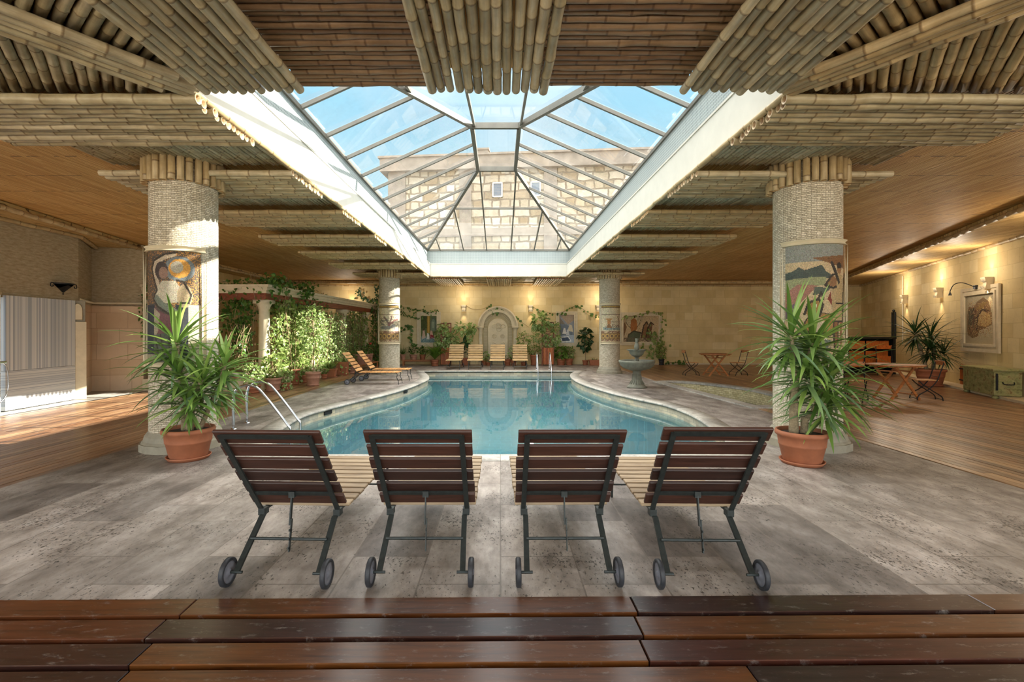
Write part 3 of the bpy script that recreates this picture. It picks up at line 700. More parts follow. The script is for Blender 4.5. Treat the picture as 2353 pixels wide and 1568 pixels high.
for side, nm in ((-1, 'left'), (1, 'right')):
    xe = OX0+.005 if side < 0 else OX1-.005; ln = 2.64 if side < 0 else 2.68
    snm = 'sunlit' if side < 0 else 'shaded'
    for i, y in enumerate(rowsY):
        w0 = 1.08 if i == 0 else 1.16; n = 12
        # canes run outward; panel +Y -> side*X
        ang = PI/2 if side < 0 else -PI/2
        org = (xe, y+.045 if side < 0 else y+.045+(n-1)*w0/n, ZL)
        panel('low crosswise row of bamboo canes, %s from the near end, on the %s side' % (ordn[i], snm), org, ang, ln+(.0 if i else .08), n, w0/n, .045 if i < 2 else .044,
              mat='bamboo' if i < 2 else 'bambooY', group='crosswise bamboo rows beside the skylight', vary=.012 if i else .03, seg=12 if i < 2 else 8)
        y0 = y+w0-.06; y1 = (rowsY[i+1]+.1 if i < 6 else 19.4); n2 = 42 if i < 3 else 34
        org = (xe-.06 if side < 0 else xe+.06+(n2-1)*2.48/n2, y0, ZU)
        t = panel('recessed thin bamboo between the low rows, %s from the near end, %s side' % (ordn[i], snm), (org[0]-(0 if side > 0 else (n2-1)*2.48/n2) - (0 if side < 0 else (n2-1)*2.48/n2), y0, ZU), 0, y1-y0, n2, 2.48/n2, .030 if i < 3 else .036,
              mat='bambooY' if i > 1 else 'bamboo', group='recessed bamboo strips beside the skylight', name='bamboo_infill', vary=.02, seg=8, k=4)
# three lengthwise panels over the near end
for lb, x0, x1, n in (('hanging bamboo panel at the near end of the skylight, middle one of three', -.645, .42, 13),
                      ('hanging panel of thick bamboo canes meeting the near sunlit corner of the skylight', -2.66, -1.74, 11),
                      ('hanging panel of thick bamboo canes meeting the near shaded corner of the skylight', 1.58, 2.52, 11)):
    pt = (x1-x0)/n; panel(lb, (x1-pt/2, 4.2, ZL-.02), PI, 3.2, n, pt, pt*.48, group='lengthwise bamboo panels at the near end', vary=.03, seg=14)
for lb, x0, L in (('recessed brown bamboo canes between the sunlit corner panel and the middle panel', -1.86, 1.36), ('recessed brown bamboo canes between the middle panel and the shaded corner panel', .32, 1.38)):
    n = 30; panel(lb, (x0, 4.42-(n-1)*.07, ZU), -PI/2, L, n, -.07, .036, mat='bambooR', name='bamboo_infill', group='recessed brown bamboo over the near end', vary=.01, seg=10)
    t = bpy.data.objects[-1] if False else None
# near corners: diagonal band and canes square to it
for side, nm in ((-1, 'sunlit'), (1, 'shaded')):
    cx, cy = (OX0-.02 if side < 0 else OX1-.02), 4.28; dx, dy = .58*side, -.815
    mt = 'bamboo' if side < 0 else 'bambooY'
    ang = math.atan2(dy, dx)-PI/2
    t = thing('bamboo_hip_band', 'diagonal band of five bamboo canes running out from the near %s corner of the skylight' % nm, 'bamboo panel', (cx, cy, ZL+.045), ang, 'diagonal bamboo bands at the near corners')
    for i in range(5):
        o = bpy.data.objects.new('cane', cane_mesh(5.0, .04, 300+i+side*10, 10, mat=mt)); C.objects.link(o); o.parent = t; o.location = ((i-2)*.083, -.1 if i in (1, 2, 3) else .1, random.uniform(-.01, .01))
    q = (-dy*side, dx*side)   # unit normal to the band, towards the camera side
    for part in (0, 1):
        s_ = 1 if part == 0 else -1
        ux, uy = (-side*.78, -.63) if part == 0 else (side*.60, .80)
        t = thing('bamboo_corner_infill', ('recessed slanting canes on the near side of the diagonal band, %s corner' if part == 0 else 'recessed slanting canes between diagonal band and first low row, %s corner') % nm,
                  'bamboo panel', (cx, cy, ZU), 0, 'slanting bamboo at the near corners')
        for i in range(34):
            d_ = .12+i*.092; bx, by = dx*d_, dy*d_
            L = (d_*.58/.78+.12) if part == 0 else min(3.4, d_*.815/.80+.32)
            if part == 0: L = min(L*1.0+.1, 3.0)
            o = bpy.data.objects.new('cane', cane_mesh(max(.2, L), .043, 500+i+part*50+side*7, 9, mat=mt, hollow=False)); C.objects.link(o); o.parent = t
            o.location = (bx, by, random.uniform(-.01, .01)); o.rotation_euler = (0, random.uniform(0, 6), math.atan2(uy, ux)-PI/2)
# far end
for lb, x0, x1 in (('lengthwise bamboo panel beyond the far sunlit corner of the skylight', -2.83, -1.68), ('lengthwise bamboo panel beyond the far end of the skylight, above the arched niche', -.57, .46), ('lengthwise bamboo panel beyond the far end of the skylight, behind its shaded corner', 1.5, 2.66)):
    n = 12; panel(lb, (x0+.04, 19.32, ZL), 0, 3.0, n, (x1-x0)/n, .044, mat='bambooY', group='lengthwise bamboo panels at the far end', vary=.01, seg=8)
for lb, x0, L in (('recessed crosswise bamboo beyond the far end, sunlit corner to middle panel', -1.8, 1.35), ('recessed crosswise bamboo beyond the far end, middle to shaded corner panel', .36, 1.25),
                  ('recessed crosswise bamboo outside the far sunlit corner of the skylight', -5.35, 2.5), ('recessed crosswise bamboo outside the far shaded corner of the skylight', 2.66, 2.5)):
    n = 26; panel(lb, (x0, 19.4+(n-1)*.1, ZU), -PI/2, L, n, .1, .05, mat='bambooY', name='bamboo_infill', group='recessed bamboo at the far end', vary=.01, seg=7)
# canes along the kerb edge and along the border band
def pole(name, label, pts, r, mat='bambooY', L=3.0, grp=None):
    t = thing(name, label, 'bamboo pole', pts[0], 0, grp)
    a = Vector(pts[0])
    for (p, q) in zip(pts[:-1], pts[1:]):
        p, q = Vector(p), Vector(q); n = max(1, round((q-p).length/L)); P = cane_pool((q-p).length/n, r, mat, 3, 8, (.3, .5))
        for i in range(n):
            o = bpy.data.objects.new('cane', random.choice(P)); C.objects.link(o); o.parent = t; o.location = p+(q-p)*i/n-a
            o.rotation_euler = (q-p).to_track_quat('Y', 'Z').to_euler()
    return t
pole('kerb_pole', 'thin bamboo pole lining the lower edge of the sunlit skylight kerb', [(OX0, 4.3, 3.825), (OX0, 19.2, 3.825)], .034, grp='poles lining the skylight edge')
pole('kerb_pole', 'thin bamboo pole lining the lower edge of the shaded skylight kerb', [(OX1, 4.3, 3.825), (OX1, 19.2, 3.825)], .034, grp='poles lining the skylight edge')
pole('kerb_pole', 'thin bamboo pole lining the lower edge of the far skylight kerb', [(OX0, 19.23, 3.825), (OX1, 19.23, 3.825)], .034, grp='poles lining the skylight edge')
g_ = 'bamboo poles edging the ceiling border'
pole('border_pole', 'bamboo pole edging the cane border over the shower side, away from the wall', [(-9.0, 3.4, 3.85), (-9.0, 8.5, 3.85), (-9.84, 13.1, 3.85), (-9.9, 22.0, 3.85)], .05, grp=g_)
pole('border_pole', 'bamboo pole in the angle between rough stone wall and ceiling above the shower', [(-9.66, 3.6, 3.83), (-9.9, 11.2, 3.83), (-10.75, 12.6, 3.83)], .05, grp=g_)
pole('border_pole', 'bamboo pole edging the cane border in front of the far wall', [(-9.9, 21.9, 3.85), (15.7, 21.9, 3.85)], .05, grp=g_)
pole('border_pole', 'bamboo pole in the angle between far wall and ceiling', [(-10.7, 22.95, 3.83), (17.4, 22.95, 3.83)], .05, grp=g_)
Pa = P0+n_*1.5; Pb = P1+n_*1.5
pole('border_pole', 'bamboo pole edging the ceiling border beside the wall of the mosaic face', [(Pa.x, Pa.y, 3.84), (Pb.x, Pb.y, 3.84)], .055, grp=g_)
Pa = P0+n_*.06; Pb = P1+n_*.06
pole('border_pole', 'bamboo pole in the angle between ceiling and the wall of the mosaic face', [(Pa.x, Pa.y, 3.82), (Pb.x, Pb.y, 3.82)], .055, grp=g_)

# ------------------------------------------------------------------ skylight
sk = thing('skylight', 'large hipped glass skylight with grey glazing bars above the pool', 'skylight', (0, 0, 0))
def kerb(name, i0, th, z0, z1, mat):
    mb = MB(); x0, x1, y0, y1 = OX0-i0, OX1+i0, OY0-i0, OY1+i0; c = (z0+z1)/2; h = z1-z0
    mb.box((x0-th/2, (y0+y1)/2, c), (th, y1-y0+2*th, h)); mb.box((x1+th/2, (y0+y1)/2, c), (th, y1-y0+2*th, h))
    zn = max(z0, 4.0); mb.box(((x0+x1)/2, y0-th/2, (zn+z1)/2), (x1-x0, th, z1-zn)); mb.box(((x0+x1)/2, y1+th/2, c), (x1-x0, th, h)); return mb.build(name, M[mat], sk)
kerb('kerb', 0, .06, 3.83, 4.35, 'white'); kerb('upstand', .13, .06, 4.35, 4.90, 'gray'); kerb('kerb_lip', -.012, .03, 4.33, 4.36, 'white'); kerb('sill', .10, .14, 4.88, 4.94, 'frame')
EX0, EX1, EY0, EY1 = -2.99, 2.86, 4.2, 19.38; RX0, RX1, RY0, RY1 = -.61, .40, 10.15, 12.85; EZ, RZ = 4.92, 6.0
def gp(name, pts):
    mb = MB(); mb.add(pts, [tuple(range(len(pts)))]); return mb.build(name, M['glass'], sk)
c00, c10, c11, c01 = (EX0, EY0, EZ), (EX1, EY0, EZ), (EX1, EY1, EZ), (EX0, EY1, EZ)
r00, r10, r11, r01 = (RX0, RY0, RZ), (RX1, RY0, RZ), (RX1, RY1, RZ), (RX0, RY1, RZ)
up = .04
def U(p): return (p[0], p[1], p[2]+up)
gp('glass_pane', [U(c00), U(r00), U(r01), U(c01)]); gp('glass_pane', [U(c10), U(c11), U(r11), U(r10)]); gp('glass_pane', [U(c00), U(c10), U(r10), U(r00)]); gp('glass_pane', [U(c01), U(r01), U(r11), U(c11)]); gp('glass_pane', [U(r00), U(r10), U(r11), U(r01)])
def rb(name, p, q, a=.045, b=.06): 
    mb = MB(); o_ = Vector(p); mb.bar((0, 0, 0), Vector(q)-o_, a, b); mb.build(name, M['frame'], sk, loc=o_)
for p, q in ((c00, r00), (c10, r10), (c11, r11), (c01, r01)): rb('hip_bar', p, q, .08, .11)
for p, q in ((r00, r01), (r10, r11), (r00, r10), (r01, r11)): rb('ridge_bar', p, q, .085, .12)
for p, q in ((c00, c10), (c10, c11), (c11, c01), (c01, c00)): rb('eave_bar', p, q, .07, .07)
def tt(y): return 0 if RY0 <= y <= RY1 else ((RY0-y)/(RY0-EY0) if y < RY0 else (y-RY1)/(EY1-RY1))
for y in (5.05, 6.05, 7.05, 8.08, 9.12, 10.2, 11.12, 12.0, 12.86, 13.9, 14.97, 16.05, 17.15, 18.2):
    if abs(y-10.2) < .1: y = RY0
    t_ = tt(y)
    for (ex, rx) in ((EX0, RX0), (EX1, RX1)): rb('rafter', (ex, y, EZ), (rx+(ex-rx)*t_, y, RZ+(EZ-RZ)*t_))
for x in (-2.45, -1.5, -.56, .43, 1.37, 2.3):
    t_ = 0 if RX0 <= x <= RX1 else ((RX0-x)/(RX0-EX0) if x < RX0 else (x-RX1)/(EX1-RX1)); t_ = max(0, min(1, t_))
    rb('rafter', (x, EY1, EZ), (x, RY1+(EY1-RY1)*t_, RZ+(EZ-RZ)*t_)); rb('rafter', (x, EY0, EZ), (x, RY0+(EY0-RY0)*t_, RZ+(EZ-RZ)*t_))
t_ = (15.37-RY1)/(EY1-RY1); zz = RZ+(EZ-RZ)*t_; rb('purlin', (RX0+(EX0-RX0)*t_, 15.37, zz), (RX1+(EX1-RX1)*t_, 15.37, zz))

# ------------------------------------------------------------------ building seen through the glass
bd = thing('stone_building', 'pale rubble stone building with concrete roof edge seen through the skylight glass', 'building', (-7.5, 30, 0), -.09)
mb = MB(); mb.box((10, 3, 6.0), (19.2, 6, 11.3)); mb.build('wall', M['rubble'], bd)
mb = MB(); mb.box((10, 3, 12.0), (20.0, 6.8, .8)); mb.build('roof_edge', M['concrete'], bd)
mb = MB(); mb.box((10, 3, 12.46), (20.2, 7.0, .12)); mb.build('roof_coping', M['concrete'], bd)
for x, w_, z0, z1 in ((1.0, 1.1, 0, 11.7), (5.35, .75, 0, 11.6), (10.6, .8, 0, 11.6), (16.5, 1.0, 0, 11.6)): mb = MB(); mb.box((x, -.03, (z0+z1)/2), (w_, .12, z1-z0)); mb.build('concrete_pillar', M['concrete'], bd)
mb = MB(); mb.box((10, -.02, 7.75), (19.2, .1, .5)); mb.build('concrete_band', M['concrete'], bd)
mb = MB(); mb.box((6.3, 1.0, 12.8), (.75, .6, .8)); mb.box((6.3, 1.0, 13.2), (.9, .7, .12)); mb.build('chimney', M['concrete'], bd)
for x in (7.35, 9.7):
    mb = MB()
    for a, b in (((-.28, 0), (.08, .92)), ((.28, 0), (.08, .92)), ((0, -.42), (.64, .08)), ((0, .42), (.64, .08))): mb.box((a[0], -.03, a[1]), (b[0], .1, b[1]))
    f_ = mb.build('window', M['white'], bd, loc=(x, -.02, 10.35)); mb = MB(); mb.box((0, 0, 0), (.5, .05, .78)); mb.build('pane', plain('window_glass_grey', '#5c646e', .15) if x < 8 else bpy.data.materials['window_glass_grey'], f_)
# ------------------------------------------------------------------ helpers for curves, leaves, mosaics
def smooth3(P, k=5):
    P = [Vector(p) for p in P]; out = []
    for i in range(len(P)-1):
        p0, p1, p2, p3 = P[max(i-1, 0)], P[i], P[i+1], P[min(i+2, len(P)-1)]
        for j in range(k):
            t = j/k; out.append(.5*((2*p1)+(p2-p0)*t+(2*p0-5*p1+4*p2-p3)*t*t+(3*p1-p0-3*p2+p3)*t**3))
    out.append(P[-1]); return out
class Leaves:
    T = np.array([(0, 0, 0), (.5, 0, -.05), (1, 0, -.16), (.22, -.42, .06), (.62, -.36, 0), (.22, .42, .06), (.62, .36, 0)])
    TF = [(0, 1, 4, 3), (1, 2, 4), (0, 5, 6, 1), (1, 6, 2)]
    def __init__(s): s.V = []; s.F = []; s.n = 0
    def add(s, P, D, size, width=.85, N=None):
        "P, D: (k,3) base points and axis directions"
        P = np.asarray(P, float).reshape(-1, 3); D = np.asarray(D, float).reshape(-1, 3); k = len(P)
        D = D/np.maximum(1e-6, np.linalg.norm(D, axis=1, keepdims=True))
        if N is None: N = rng.normal(size=(k, 3))*.45+np.array([0, 0, 1.0])
        N = np.asarray(N, float)*np.ones((k, 1)); S = np.cross(D, N); S /= np.maximum(1e-6, np.linalg.norm(S, axis=1, keepdims=True)); U = np.cross(S, D)
        sz = (np.ones(k)*size if np.isscalar(size) else np.asarray(size))*rng.uniform(.7, 1.25, k)
        T = s.T
        V = P[:, None, :]+sz[:, None, None]*(T[None, :, 0:1]*D[:, None, :]+T[None, :, 1:2]*width*S[:, None, :]+T[None, :, 2:3]*U[:, None, :])
        s.V.append(V.reshape(-1, 3))
        for i in range(k):
            b = s.n+7*i; s.F.extend([tuple(b+q for q in f) for f in s.TF])
        s.n += 7*k; return s
    def blob(s, c, r, n, size, width=.85, shell=.5, down=.3):
        q = rng.normal(size=(n, 3)); q /= np.linalg.norm(q, axis=1, keepdims=True)
        rad = rng.uniform(shell, 1, n)**.6; P = np.array(c)+q*rad[:, None]*np.array(r)
        D = q*.8+rng.normal(size=(n, 3))*.5+np.array([0, 0, -down]); return s.add(P, D, size, width)
    def build(s, name, mat, parent=None):
        me = bpy.data.meshes.new(name); me.from_pydata(np.concatenate(s.V).tolist(), [], s.F); me.materials.append(M[mat]); me.update()
        o = bpy.data.objects.new(name, me); C.objects.link(o)
        if parent is not None: o.parent = parent
        return o
def strap(mb, b, az, el, L, w, droop, seg=7, fold=.25, tip=1.6):
    "arching blade: starts at b with azimuth az and elevation el, bends down by droop radians"
    p = Vector(b); e = el; vs = []
    side = Vector((-math.sin(az), math.cos(az), 0))
    for i in range(seg+1):
        t = i/seg; ww = w*(.45+.55*min(1, t*4))*(1-t**tip)**.8 if i < seg else 0
        d = Vector((math.cos(az)*math.cos(e), math.sin(az)*math.cos(e), math.sin(e))); up_ = side.cross(d)*-1
        if up_.z < 0 and math.cos(e) > 0: up_ = -up_
        if i == seg: vs.append(p)
        else: vs += [p-side*ww/2+up_*ww*fold, p, p+side*ww/2+up_*ww*fold]
        p = p+d*(L/seg); e -= droop/seg*(.5+t)
    fs = []
    for i in range(seg-1):
        a = 3*i; fs += [(a, a+1, a+4, a+3), (a+1, a+2, a+5, a+4)]
    a = 3*(seg-1); fs += [(a, a+1, a+3), (a+1, a+2, a+3)]
    mb.add(vs, fs)
def inpoly(x, y, P):
    c = np.zeros(x.shape, bool); n = len(P)
    for i in range(n):
        (x1, y1), (x2, y2) = P[i], P[(i+1) % n]
        if y1 == y2: continue
        k = ((y1 > y) != (y2 > y)) & (x < (x2-x1)*(y-y1)/(y2-y1)+x1); c ^= k
    return c
def near(x, y, P, w):
    m = np.zeros(x.shape, bool)
    for (a, b) in zip(P[:-1], P[1:]):
        a = np.array(a); b = np.array(b); d = b-a; L = max(1e-9, (d*d).sum()); t = np.clip(((x-a[0])*d[0]+(y-a[1])*d[1])/L, 0, 1)
        m |= (x-a[0]-t*d[0])**2+(y-a[1]-t*d[1])**2 < w*w
    return m
def lin(h): return np.array(hx(h)[:3])
def paint(nu, nv, asp, bg, shapes, jit=.16):
    "colours on an nu x nv grid; u in 0..1, v in 0..asp (up)"
    u, v = np.meshgrid((np.arange(nu)+.5)/nu, (np.arange(nv)+.5)/nv*asp); col = np.ones((nv, nu, 3))*lin(bg)
    for s in shapes:
        k = s[0]
        if k == 'p': m = inpoly(u, v, s[1])
        elif k == 'e': m = ((u-s[1][0])/s[1][2])**2+((v-s[1][1])/s[1][3])**2 < 1
        elif k == 'l': m = near(u, v, s[1], s[3]*1.35)
        elif k == 'r': m = (u > s[1][0]) & (u < s[1][2]) & (v > s[1][1]) & (v < s[1][3])
        elif k == 'n': m = (rng.uniform(size=u.shape) < s[3]) & (u > s[1][0]) & (u < s[1][2]) & (v > s[1][1]) & (v < s[1][3])
        elif k == 'ep': m = (((u-s[1][0])/s[1][2])**2+((v-s[1][1])/s[1][3])**2 < 1) & (((u-s[1][0])/s[1][2])**2+((v-s[1][1])/s[1][3])**2 > s[3])
        col[m] = lin(s[2])
    col *= 1+rng.normal(size=(nv, nu, 1))*jit+rng.normal(size=(nv, nu, 3))*jit*.3
    return np.clip(col, .004, 1)
def mosaic_mesh(mb, cols, f, gap=.06):
    "f(u, v) -> 3-D point for u, v in 0..1"
    nv, nu = cols.shape[:2]
    for j in range(nv):
        for i in range(nu):
            a, b = (i+gap)/nu, (i+1-gap)/nu; c, d = (j+gap)/nv, (j+1-gap)/nv
            mb.add([f(a, c), f(b, c), f(b, d), f(a, d)], [(0, 1, 2, 3)], tuple(cols[j, i]))

# ------------------------------------------------------------------ columns
ART = {}
OUT = '#2a211c'
fig = [('r', (0, 0, 1, 2), '#4a4038'), ('n', (0, .9, 1, 2), '#a8743a', .22), ('n', (.55, .9, 1, 2), '#b5823f', .3), ('r', (0, 0, .24, .95), '#262a33'), ('r', (.60, 0, .8, .95), '#262a33'), ('r', (.8, 0, 1, .95), '#b3a98c'), ('r', (0, 0, .3, .12), '#8f876c'),
       ('e', (.66, 1.55, .24, .21), '#6f7678'), ('e', (.66, 1.56, .17, .16), '#c98f3c'), ('e', (.62, 1.58, .10, .10), '#a9a08c'),
       ('p', [(.16, 1.55), (.22, 1.68), (.42, 1.78), (.62, 1.82), (.6, 1.76), (.42, 1.70), (.3, 1.6), (.3, 1.4), (.36, 1.22), (.28, 1.2)], '#b7a389'),
       ('e', (.36, 1.52, .12, .15), '#3a2c2c'), ('e', (.4, 1.48, .08, .1), '#8a6a5a'),
       ('p', [(.25, 1.2), (.38, 1.35), (.6, 1.35), (.7, 1.2), (.68, 1.0), (.3, .95), (.2, 1.05)], '#b9ae97'), ('e', (.74, 1.1, .12, .2), '#b09a78'), ('l', [(.62, 1.36), (.72, 1.34), (.84, 1.12), (.8, .98), (.68, .98)], OUT, .012),
       ('p', [(.2, 1.05), (.32, .9), (.66, .7), (.66, .85), (.4, 1.0), (.28, 1.12)], '#6d7264'), ('p', [(.22, .95), (.3, .86), (.62, .72), (.6, .3), (.3, .3)], '#6a3f45'), ('p', [(.22, .9), (.34, .8), (.3, .5), (.22, .4)], '#9c8f78'),
       ('p', [(.2, .45), (.6, .5), (.56, 0), (.24, 0)], '#4d5346'), ('l', [(.25, .4), (.32, .1)], OUT, .01), ('l', [(.35, .45), (.42, .1)], OUT, .01), ('l', [(.5, .45), (.5, .1)], OUT, .01),
       ('l', [(.16, 1.55), (.22, 1.69), (.42, 1.79), (.62, 1.83)], OUT, .012), ('l', [(.16, 1.55), (.28, 1.2), (.2, 1.05), (.3, .92), (.66, .7)], OUT, .012)]
ART['woman'] = paint(88, 163, 1.85, '#4a4038', fig)
hun = [('r', (0, 0, 1, 2), '#c4ab84'), ('r', (0, 1.35, 1, 1.6), '#8c8d84'), ('p', [(.4, 1.4), (1, 1.45), (1, 1.25), (.75, 1.3)], '#7a5230'),
       ('p', [(0, 1.2), (.12, 1.22), (.22, 1.28), (.3, 1.23), (.45, 1.27), (.55, 1.3), (.62, 1.2), (.75, 1.13), (.55, 1.08), (.3, 1.1), (0, 1.05)], '#3f4a45'), ('p', [(0, 1.1), (.4, 1.12), (.62, 1.12), (.6, 1.0), (.3, 1.0), (0, .9)], '#8f9168'),
       ('p', [(0, .9), (.2, 1.02), (.5, 1.0), (.35, .85), (.1, .6), (0, .55)], '#9a6a5a'), ('p', [(0, .68), (.25, .78), (.1, .56), (0, .5)], '#6a5a60'), ('p', [(.45, .98), (.7, .96), (.6, .88), (.42, .86)], '#4c5648'),
       ('e', (.56, .42, .26, .17), '#a77c42'), ('e', (.5, .42, .1, .12), '#c9b896'), ('p', [(.32, .6), (.36, .74), (.5, .78), (.56, .72), (.5, .56), (.4, .5)], '#a77c42'), ('e', (.45, .70, .03, .03), '#e8e0cc'), ('ep', (.56, .42, .27, .18), OUT, .86), ('l', [(.3, .58), (.36, .75), (.5, .8), (.57, .72), (.52, .56)], OUT, .013), ('l', [(.5, .8), (.54, .9), (.58, .8)], OUT, .012),
       ('p', [(.72, .95), (.74, 1.12), (.82, 1.18), (.95, 1.15), (.98, .6), (.96, .48), (.74, .48), (.72, .7)], '#b0966a'), ('p', [(.62, 1.0), (.72, 1.14), (.82, 1.1), (.8, .98)], '#8a5f3c'), ('e', (.87, 1.24, .055, .07), '#8f6540'), ('e', (.87, 1.29, .06, .045), OUT),
       ('l', [(.72, 1.32), (.86, 1.05)], OUT, .02), ('l', [(.6, 1.0), (.72, 1.15), (.82, 1.17)], OUT, .012), ('l', [(.6, 1.0), (.74, .96), (.8, .98)], OUT, .012), ('l', [(.74, .47), (.96, .47)], OUT, .014), ('p', [(.76, .47), (.84, .47), (.84, .1), (.76, .1)], '#8a5c38'), ('p', [(.88, .47), (.94, .47), (.95, .1), (.9, .1)], '#8a5c38'), ('l', [(.75, .47), (.76, .1), (.84, .1), (.84, .45)], OUT, .01), ('l', [(.97, .5), (1, 1.1)], OUT, .014), ('p', [(.64, .8), (.7, .92), (.72, .7)], '#7c2f22'), ('l', [(.8, .74), (.96, .74)], OUT, .008),
       ('p', [(0, .2), (.3, .26), (.7, .2), (.6, 0), (0, 0)], '#767c68'), ('l', [(.04, .24), (.3, .33), (.7, .28)], OUT, .01), ('l', [(.04, .2), (.3, .26), (.62, .22)], '#d8cdb4', .012), ('n', (0, 0, .7, .22), '#4c5a4c', .3)]
ART['hunter'] = paint(88, 141, 1.6, '#c4ab84', hun)
def band(extra, bg='#cbbd9c'):
    s = [('r', (0, 1.9, 1, 2.0), '#a8863f'), ('r', (0, 1.88, 1, 1.9), '#5c4438'), ('r', (0, 1.99, 1, 2.02), '#5c4438'), ('r', (0, 1.5, 1, 1.53), '#6a5446'), ('r', (0, .05, 1, .6), '#7d5a4a'), ('r', (0, .15, 1, .5), '#8a6a44')]
    for i in range(5):
        x = .1+i*.2; s += [('ep', (x, .33, .09, .13), '#c9a55c', .45), ('e', (x, .33, .03, .04), '#463430')]
    s += [('n', (0, .5, 1, .6), '#c9b48c', .4), ('n', (0, .05, 1, .15), '#c9b48c', .4)]; return s+extra
ART['tree'] = paint(36, 60, 2.05, '#cbbd9c', band([('l', [(.45, .75), (.5, 1.0), (.42, 1.2), (.3, 1.38)], '#6b5348', .03), ('l', [(.5, 1.0), (.6, 1.25), (.62, 1.45)], '#6b5348', .025), ('l', [(.5, .95), (.75, 1.2), (.9, 1.25)], '#8a5a50', .035), ('l', [(.42, 1.2), (.2, 1.15), (.1, 1.3)], '#5b5a52', .02), ('l', [(.3, .95), (.15, 1.0), (.08, 1.15)], '#5b5a52', .02), ('e', (.35, .8, .28, .1), '#7d7f7a'), ('e', (.7, .85, .1, .15), '#9a958c'), ('n', (0, .7, 1, 1.45), '#7c6a5c', .14)]))
ART['vase'] = paint(36, 60, 2.05, '#cbbd9c', band([('p', [(.2, 1.3), (.55, 1.3), (.45, 1.2), (.3, 1.2)], '#b07f48'), ('r', (.3, 1.0, .45, 1.2), '#a9733e'), ('p', [(.25, .8), (.5, .8), (.42, 1.0), (.33, 1.0)], '#8f6238'), ('l', [(.5, 1.1), (.85, 1.12)], '#6b5348', .015), ('l', [(.8, 1.4), (.9, 1.1), (.85, .85)], '#7c5a44', .02), ('r', (.1, .68, 1, .8), '#8d9c98'), ('n', (.1, .66, 1, .9), '#5e6f6c', .35), ('n', (.5, .8, 1, 1.0), '#7c6a5c', .35)]))
def column(label, x, y, r, art, a0, a1, z0, z1, detail=1, grp='round columns clad in pale stone chips'):
    t = thing('column', label, 'column', (x, y, 0), 0, grp)
    mb = MB(); mb.lathe([(r, .2), (r, 3.9)], n=48, uv=True); mb.build('shaft', M['chips'], t, True)
    mb = MB(); k = 10
    for rr0, rr1, za, zb in ((.50/.41*r+.02, .50/.41*r+.02, 0, .10), (.50/.41*r, .47/.41*r, .10, .13), (.47/.41*r, .455/.41*r, .13, .19), (.455/.41*r, r+.005, .19, .25)):
        mb.lathe([(rr0, za), (rr1, zb)], n=16 if za < .12 else 32)
    mb.lathe([(.01, .1), (.50/.41*r+.02, .1)], n=16); mb.build('base', M['plinth'], t)
    n = int(2*PI*(r+.045)/.098); P = [cane_mesh(.36, .044, 900+i, 10, mat='bambooY', step=(.3, .5)) for i in range(4)]
    for i in range(n):
        a = 2*PI*i/n+.03*random.random(); o = bpy.data.objects.new('collar_cane', P[i % 4]); C.objects.link(o); o.parent = t
        o.location = ((r+.048)*math.cos(a), (r+.048)*math.sin(a), 3.6+random.uniform(-.02, .01)); o.rotation_euler = (PI/2, 0, random.random()*6)
    a0, a1 = math.radians(a0), math.radians(a1)
    # the cane mesh runs along +Y; rotated about X it stands upright
    mb = MB(); mb.lathe([(r+.02, z0), (r+.02, z1)], n=28, a0=a0, a1=a1); p = mb.build('mosaic_panel', M['plinth'], t)
    mb = MB(); R = r+.024
    mosaic_mesh(mb, ART[art], lambda u, v: (R*math.cos(a0+(a1-a0)*u), R*math.sin(a0+(a1-a0)*u), z0+(z1-z0)*v)); mb.build('picture', M['mosaic'], p)
    mb = MB()
    for (za, zb) in ((z1, z1+.075), (z0-.075, z0)):
        mb.lathe([(r, za), (r+.055, za+.005), (r+.03, (za+zb)/2), (r+.06, zb-.008), (r, zb)], n=28, a0=a0-.12, a1=a1+.12)
    for a in (a0, a1):
        s_ = -1 if a == a0 else 1; pr = [(0, r), (0, r+.055), (.07*s_, r+.03), (.12*s_, r+.06), (.13*s_, r)]
        vs = [(q*math.cos(a+d), q*math.sin(a+d), z) for z in (z0-.07, z1+.07) for d, q in pr]; mb.add(vs, [(i, i+1, 6+i-1+0, 5+i) for i in range(4)])
    mb.build('stone_moulding', M['cornice'], p)
    return t
column('thick stone-chip column with a mosaic of a woman holding up a round jar', -4.43, 6.65, .41, 'woman', -127, -31, 1.2, 2.66)
column('thick stone-chip column with a mosaic of a hunter and a resting deer', 4.34, 6.72, .42, 'hunter', -157, -55, 1.3, 2.76)
column('far stone-chip column with a small mosaic of a tree between patterned bands', -4.2, 17.95, .385, 'tree', -140, -20, 1.2, 2.58)
column('far stone-chip column behind the fountain, with a small mosaic of a cup', 4.18, 18.2, .385, 'vase', -150, -30, 1.2, 2.6)

